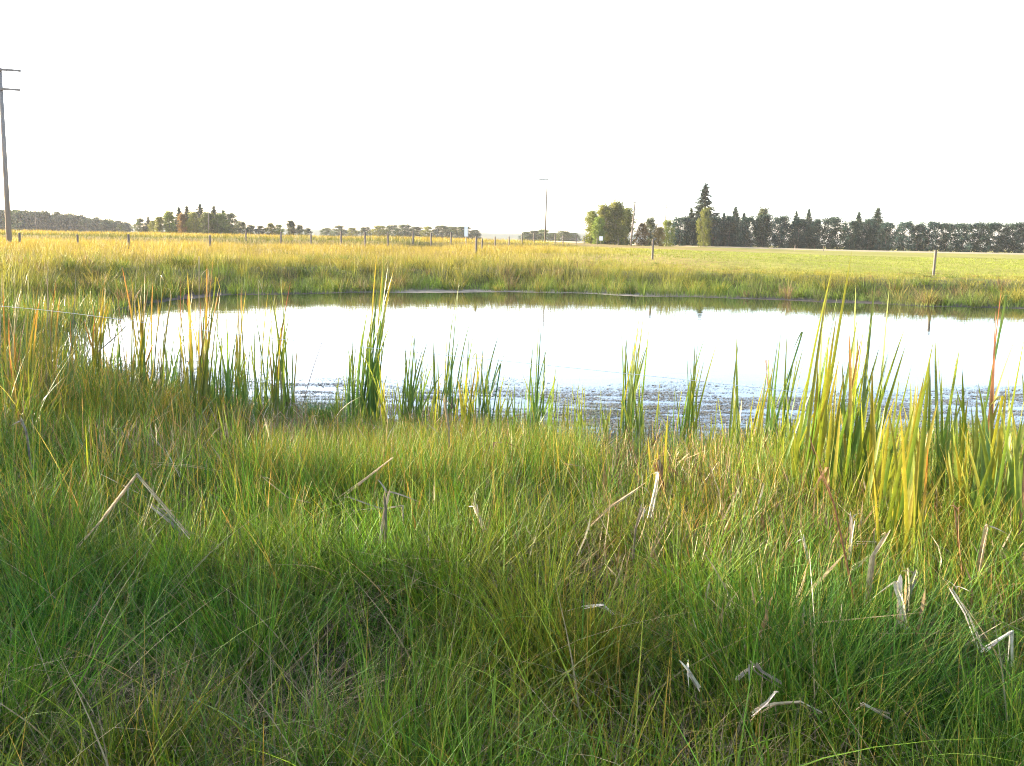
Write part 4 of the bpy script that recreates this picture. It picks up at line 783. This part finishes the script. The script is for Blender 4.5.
# ------------------------------------------------------------------ trees
def crown_mesh(kind, seed, nleaf):
    """unit tree, 1 m tall: crown vertices, faces, colours"""
    g = np.random.default_rng(seed); cl = []
    if kind == 'spruce':
        for k in range(190):
            t = 1 - math.sqrt((k + .5) / 190); z = .03 + .97 * t; rmax = .20 * (1 - t) ** .8 * (.86 + .14 * math.cos(t * 60)); a = k * 2.4 + g.uniform(-.4, .4); r = rmax * (g.random() ** .35) * g.uniform(.7, 1.1)
            cl.append((r * math.cos(a), r * math.sin(a), z - r * .25, .010 + .045 * (1 - t), .010 + .022 * (1 - t)))
    elif kind == 'belt':
        for k in range(120):
            z = g.uniform(.03, .94); e = .34 * (1 - max(0, (z - .55) / .52) ** 2.4) ** .5 * (.82 + .18 * min(1, z / .3)); a = g.random() * 6.283
            r = e * g.uniform(.2, 1.08); cl.append((r * math.cos(a), r * math.sin(a), z, .060, .050))
    elif kind == 'poplar':
        for k in range(110):
            z = g.uniform(.02, .95); e = .25 * math.sin(math.pi * min(1, max(0, (z + .22) / 1.24)) ** .95) ** .55; a = g.random() * 6.283
            r = e * g.random() ** .5 * g.uniform(.6, 1.2); cl.append((r * math.cos(a), r * math.sin(a), z, .055, .050))
    else:                                  # broad round crown
        for k in range(110):
            z = g.uniform(.02, .95); e = .44 * math.sqrt(max(0, 1 - (max(0, z - .33) / .66) ** 2)) * (.85 + .15 * min(1, z / .3)); a = g.random() * 6.283
            r = e * g.random() ** .5 * g.uniform(.7, 1.15); cl.append((r * math.cos(a), r * math.sin(a), z, .065, .055))
    if kind == 'spruce': cl += [(0, 0, z, .010 + .03 * (1 - z), .012) for z in np.linspace(.84, .99, 6)]
    cl = np.array(cl); cl[:, 2] *= .985 / cl[:, 2].max(); k = g.integers(0, len(cl), nleaf)
    c = cl[k, :3] + g.normal(0, 1, (nleaf, 3)) * np.stack([cl[k, 3], cl[k, 3], cl[k, 4]], 1) * .8
    s = g.uniform(.012, .026, nleaf)[:, None] * (1.15 if kind != 'spruce' else .62)
    a = g.normal(0, 1, (nleaf, 3)); a /= np.linalg.norm(a, axis=1)[:, None]
    if kind == 'spruce':                   # needles hang along drooping sprays
        rad = c.copy(); rad[:, 2] = -.35 * np.linalg.norm(c[:, :2], axis=1) - .02; rad /= np.linalg.norm(rad, axis=1)[:, None] + 1e-6; a = rad * 1.3 + a * .5
    b = np.cross(a, g.normal(0, 1, (nleaf, 3))); b /= np.linalg.norm(b, axis=1)[:, None] + 1e-9
    V = np.stack([c - a * s, c + b * s * .55 - a * s * .2, c + a * s, c - b * s * .55 + a * s * .1], 1).reshape(-1, 3)
    Q = np.arange(nleaf * 4).reshape(-1, 4)
    tone = (.75 + .5 * g.random(len(cl)))[k] * g.uniform(.8, 1.2, nleaf)
    return V, Q, np.repeat(tone, 4)
def trunk_mesh(kind, seed):
    g = random.Random(seed); m_ = MB()
    top = {'spruce': .97, 'belt': .85, 'poplar': .85, 'round': .7}[kind]
    m_.tube([(0, 0, -.03), (g.uniform(-.01, .01), 0, .3), (g.uniform(-.015, .015), g.uniform(-.01, .01), .6), (0, 0, top)], [.022, .016, .010, .002], 8)
    for k in range(9):
        z = g.uniform(.2, .75); a = g.uniform(0, 6.28); l = {'spruce': .16 * (1 - z), 'belt': .22, 'poplar': .17, 'round': .30}[kind]
        dz = -.03 if kind == 'spruce' else l * .7
        m_.tube([(0, 0, z), (l * .5 * math.cos(a), l * .5 * math.sin(a), z + dz * .4), (l * math.cos(a), l * math.sin(a), z + dz)], [.007, .005, .0015], 5)
    return m_
TCOL = {'spruce': (.024, .042, .024), 'belt': (.022, .045, .034), 'poplar': (.135, .15, .026), 'round': (.075, .10, .028), 'grey': (.055, .075, .036), 'lime': (.12, .16, .024), 'amber': (.19, .14, .03), 'willow': (.06, .09, .03)}
_proto = {}
def proto(kind, var, colname, nleaf=7000):
    key = (kind, var, colname, nleaf)
    if key not in _proto:
        V, Q, tone = crown_mesh(kind, var * 13 + len(kind), nleaf)
        o = mesh_obj('crown', V, Q, M_conifer if kind in ('spruce', 'belt') else M_tree, None, np.array(TCOL[colname])[None] * tone[:, None])
        t = trunk_mesh(kind, var).build('trunk', M_bark, None, True)
        _proto[key] = [o, t, False]
    return _proto[key]
def tree(name, px, d, ytop, kind, colname, label, group, wide=1.0, cat='tree', nleaf=7000, x=None, H=None):
    if x is None: x = at(px, 240, d)[0]
    z = hz(x, d)
    if H is None: H = at(px, ytop, d)[2] - z
    root = empty(name, (x, d, z - .05)); tag(root, label, cat, group)
    pr = proto(kind, random.randrange(3), colname, nleaf)
    parts = pr[:2] if not pr[2] else [q.copy() for q in pr[:2]]
    if pr[2]:
        for q in parts: C.objects.link(q)
    pr[2] = True
    rot = random.uniform(0, 6.28)
    for q in parts:
        q.parent = root; q.scale = (H * wide, H * wide, H); q.rotation_euler = (0, 0, rot)
    return root
G1 = 'trees of the right hand tree row'
belt = [(680, 219), (697, 220), (713, 219), (729, 218), (746, 220), (763, 219), (780, 219), (798, 222), (815, 221), (832, 221), (850, 222), (868, 223), (886, 224), (904, 225), (917, 226), (929, 225), (946, 226), (963, 225), (981, 227), (998, 226), (1016, 227), (1034, 227), (1052, 228), (1071, 228)]
for k, (px, yt) in enumerate(belt):
    dd = 262 - (px - 680) * .085 + random.uniform(-2, 2)
    tree('shelterbelt_tree', px, dd, yt - 1.5 + random.uniform(-2.2, 1.2), 'belt', 'belt', f'dark blunt topped conifer of the shelterbelt, {ordn(k)} from its left end', 'dark trees of the shelterbelt', random.uniform(.82, 1.05))
G2 = 'spires standing above the shelterbelt'
for px, yt, dd, w, lb in [(703, 184, 268, 1.0, 'tallest spruce, its spire high above the tree row'), (690, 208, 266, 1.0, 'dark spruce at the left shoulder of the tallest spruce'),
      (734, 207, 270, .95, 'pointed spruce a little right of the tallest one'), (723, 213, 268, 1.0, 'lower pointed spruce left of the pointed one'), (743, 213, 266, 1.0, 'low spruce against the right side of the pointed one'),
      (795, 211, 268, .75, 'left one of a close pair of slim spires over the shelterbelt'), (807, 209, 268, .75, 'right one of a close pair of slim spires over the shelterbelt'),
      (857, 212, 262, .85, 'slim spire left of the broad one in the shelterbelt'), (876, 208, 260, 1.1, 'broad spire in the right part of the shelterbelt')]:
    tree('spruce_tree', px, dd, yt, 'spruce', 'spruce', lb, G2, w * 1.75)
G3 = 'poplars left of the shelterbelt'
for px, yt, dd, w, cn, lb in [(591, 212, 240, 1.0, 'poplar', 'yellow green poplar at the left end of the poplar clump'), (604, 206, 244, 1.1, 'poplar', 'poplar second in the clump behind the small white sign'),
      (615, 203, 246, 1.1, 'poplar', 'tallest poplar of the clump'), (625, 209, 250, 1.1, 'poplar', 'poplar at the right end of the clump by the utility pole'),
      (598, 218, 236, 1.1, 'lime', 'low lighter poplar in front of the clump'),
      (704, 210, 256, .50, 'lime', 'bright green poplar in front of the tallest spruce'), (762, 210, 275, .8, 'grey', 'thin pale tree showing over the shelterbelt')]:
    tree('poplar_tree', px, dd, yt, 'round' if px == 704 else 'poplar', cn, lb, G3, w)
for px, yt, dd, w, cn, lb in [(642, 224, 248, .8, 'amber', 'low amber bush right of the leaning utility pole'), (650, 218, 252, .7, 'grey', 'small grey green tree left of the faint pole'), (667, 221, 254, .75, 'poplar', 'small tree with yellow side left of the shelterbelt'), (659, 228, 245, .9, 'amber', 'low amber bush before the shelterbelt end')]:
    tree('small_tree', px, dd, yt, 'round', cn, lb, 'small trees between poplars and shelterbelt', w)
G4 = 'trees of the left grove'
for px, yt, dd, kind, cn, w, lb in [(180, 207, 355, 'spruce', 'spruce', 2.0, 'leftmost spruce in the back of the left grove'), (188, 206, 356, 'spruce', 'spruce', 2.0, 'spruce behind the yellowing trees of the left grove'),
      (201, 204, 358, 'spruce', 'spruce', 2.2, 'tallest spruce of the left grove'), (215, 206, 355, 'spruce', 'spruce', 2.3, 'broad spruce behind the pale utility pole'), (224, 210, 350, 'spruce', 'spruce', 2.2, 'spruce on the right slope of the left grove'),
      (232, 214, 350, 'round', 'grey', .9, 'round dark tree at the right shoulder of the left grove'), (170, 212, 345, 'poplar', 'poplar', 1.2, 'yellow green poplar at the left end of the left grove'), (160, 217, 343, 'poplar', 'poplar', 1.1, 'low poplar before the left end of the grove'),
      (183, 214, 335, 'poplar', 'amber', .9, 'yellowing tree in the front of the left grove'), (194, 213, 335, 'round', 'poplar', .9, 'round yellow green tree in the front of the left grove'), (208, 213, 332, 'round', 'round', 1.0, 'round green tree right behind the pale utility pole'), (222, 214, 332, 'round', 'round', 1.0, 'round dark green tree at the right front of the left grove'),
      (241, 221, 345, 'round', 'grey', 1.1, 'low dark tree tailing off the left grove'), (251, 225, 350, 'round', 'grey', 1.4, 'low grey bush next to the tail of the left grove'), (261, 226, 350, 'round', 'grey', 1.4, 'last low bush right of the left grove')]:
    tree('grove_tree', px, dd, yt, kind, cn, lb, G4, w)
G5 = 'small trees spaced along the left skyline'
for px, yt, dd, kind, cn, w, lb in [(141, 219, 420, 'round', 'grey', 1.2, 'hazy low tree left of the left grove'), (149, 216, 420, 'spruce', 'grey', 1.8, 'hazy pointed tree left of the left grove'), (154, 221, 400, 'round', 'poplar', 1.0, 'pale yellow tree left of the left grove'),
      (271, 223, 350, 'round', 'poplar', 1.0, 'pale tree in the gap right of the left grove'), (279, 225, 350, 'round', 'poplar', 1.1, 'paler low bush right of the pale tree'), (291, 221, 355, 'poplar', 'grey', 1.3, 'small upright tree midway along the left skyline'), (300, 225, 355, 'round', 'grey', 1.1, 'small dark bush right of the upright one'), (308, 228, 350, 'round', 'spruce', 1.0, 'last dark bush before the gap in the skyline')]:
    tree('skyline_tree', px, dd, yt, kind, cn, lb, G5, w)
G6 = 'trees of the central far woods'
for k, (px, yt, cn) in enumerate([(327, 228, 'grey'), (339, 226, 'grey'), (352, 228, 'poplar'), (366, 227, 'grey'), (380, 226, 'poplar'), (393, 225, 'grey'), (405, 225, 'grey'), (416, 227, 'grey'), (428, 227, 'poplar'), (442, 226, 'grey'), (453, 227, 'round'), (464, 227, 'grey'), (475, 230, 'grey'), (526, 232, 'grey'), (534, 231, 'grey'), (543, 230, 'round'), (553, 233, 'grey'), (563, 231, 'round'), (573, 233, 'grey')]):
    tree('far_tree', px, 520 + random.uniform(-20, 20), yt, 'round', cn, f'hazy round tree, {ordn(k)} from the left in the central far woods', G6, random.uniform(1.5, 2.2))
# far left woods that read as one mass
vs, qs, cs = [], [], []; base = 0
for k in range(150):
    px = -120 + 250 * (k + random.random()) / 150; d = 600 + random.uniform(-25, 40); x = at(px, 240, d)[0]
    yt = np.interp(px, [-120, 0, 60, 100, 128], [207, 211, 214, 219, 223]) + random.uniform(-1.5, 3); z = hz(x, d); H = at(px, yt, d)[2] - z
    V, Q, tone = crown_mesh(random.choice(['round', 'belt', 'round', 'poplar']), k, 1500); cen_ = V.reshape(-1, 4, 3).mean(1, keepdims=True); V = ((V.reshape(-1, 4, 3) - cen_) * 1.8 + cen_).reshape(-1, 3)
    V = V * np.array([H * 1.1, H * 1.1, H]) * 1.0; c_ = V + np.array([x, d, z]); vs.append(c_); qs.append(Q + base); base += len(V)
    cs.append(np.array(TCOL[random.choice(['grey', 'spruce', 'round', 'spruce'])])[None] * tone[:, None])
tag(mesh_obj('distant_wood', np.concatenate(vs), np.concatenate(qs), M_conifer, None, np.concatenate(cs)), 'hazy grey green woods along the far left skyline', 'woods', kind='stuff')

# willow shrubs standing on the bank to the left, outside the photograph: they shade the near grass
for k, (x, y, H, w) in enumerate([(-14, -6, 4.4, 1.1), (-14.4, -2.6, 4.7, 1.0), (-13.6, .4, 4.5, 1.1), (-14.2, 3.2, 4.6, 1.0), (-13.8, 5.6, 4.3, .9), (-14.2, 7.6, 3.8, .9),
                                  (-14.4, 10.2, 2.95, 1.2), (-14.0, 12.8, 2.8, 1.2), (-14.5, 15.4, 2.75, 1.2), (-14.6, 18.0, 2.7, 1.2), (-15.4, 20.6, 3.0, 1.2)]):
    tree('willow_shrub', 0, y, 0, 'round', 'willow', 'leafy willow shrub on the left bank, one of a row outside the photo', 'willow shrubs on the left bank', w, 'shrub', 9000, x, H)

# ------------------------------------------------------------------ light, sky, air
SUN_EL, SUN_AZ = R(12.0), R(-73)          # azimuth from +Y (ahead), negative = to the left
sv = Vector((math.sin(SUN_AZ) * math.cos(SUN_EL), math.cos(SUN_AZ) * math.cos(SUN_EL), math.sin(SUN_EL)))
sun = bpy.data.objects.new('sun', bpy.data.lights.new('sun', 'SUN')); C.objects.link(sun)
sun.data.energy = 3.1; sun.data.angle = R(.5); sun.data.color = (1, .86, .64)
sun.rotation_euler = sv.to_track_quat('Z', 'Y').to_euler()
w = bpy.data.worlds.new('World'); sc.world = w; w.use_nodes = True
nt = w.node_tree; nt.nodes.clear(); o_ = nt.nodes.new('ShaderNodeOutputWorld'); bg = nt.nodes.new('ShaderNodeBackground'); sk = nt.nodes.new('ShaderNodeTexSky')
sk.sky_type = 'NISHITA'; sk.sun_disc = False; sk.sun_elevation = SUN_EL; sk.sun_rotation = SUN_AZ
sk.dust_density = 2.2; sk.air_density = .55; sk.ozone_density = .2
nt.links.new(sk.outputs[0], bg.inputs[0]); nt.links.new(bg.outputs[0], o_.inputs[0]); bg.inputs[1].default_value = .15

m, nt, out = new_mat('haze_air'); pv = nt.nodes.new('ShaderNodeVolumePrincipled')
pv.inputs['Color'].default_value = (.95, .96, 1, 1); pv.inputs['Density'].default_value = .0001; pv.inputs['Anisotropy'].default_value = 0
nt.links.new(pv.outputs[0], out.inputs['Volume'])
mb = MB(); mb.box((0, 1100, 15.2), (5400, 3100, 33.6)); hz_o = mb.build('haze', m); tag(hz_o, kind='stuff')

vs_ = sc.view_settings; vs_.view_transform = 'Standard'; vs_.look = 'None'; vs_.exposure = 2.95; vs_.gamma = 1; vs_.use_curve_mapping = False
sc.render.engine = 'CYCLES'; cy = sc.cycles
cy.max_bounces = 8; cy.diffuse_bounces = 2; cy.glossy_bounces = 2; cy.transmission_bounces = 3; cy.volume_bounces = 1; cy.transparent_max_bounces = 8
cy.use_denoising = True; cy.denoiser = 'OPENIMAGEDENOISE'; cy.denoising_input_passes = 'RGB_ALBEDO_NORMAL'; cy.denoising_prefilter = 'NONE'; cy.sample_clamp_indirect = .35; cy.filter_width = 1.05
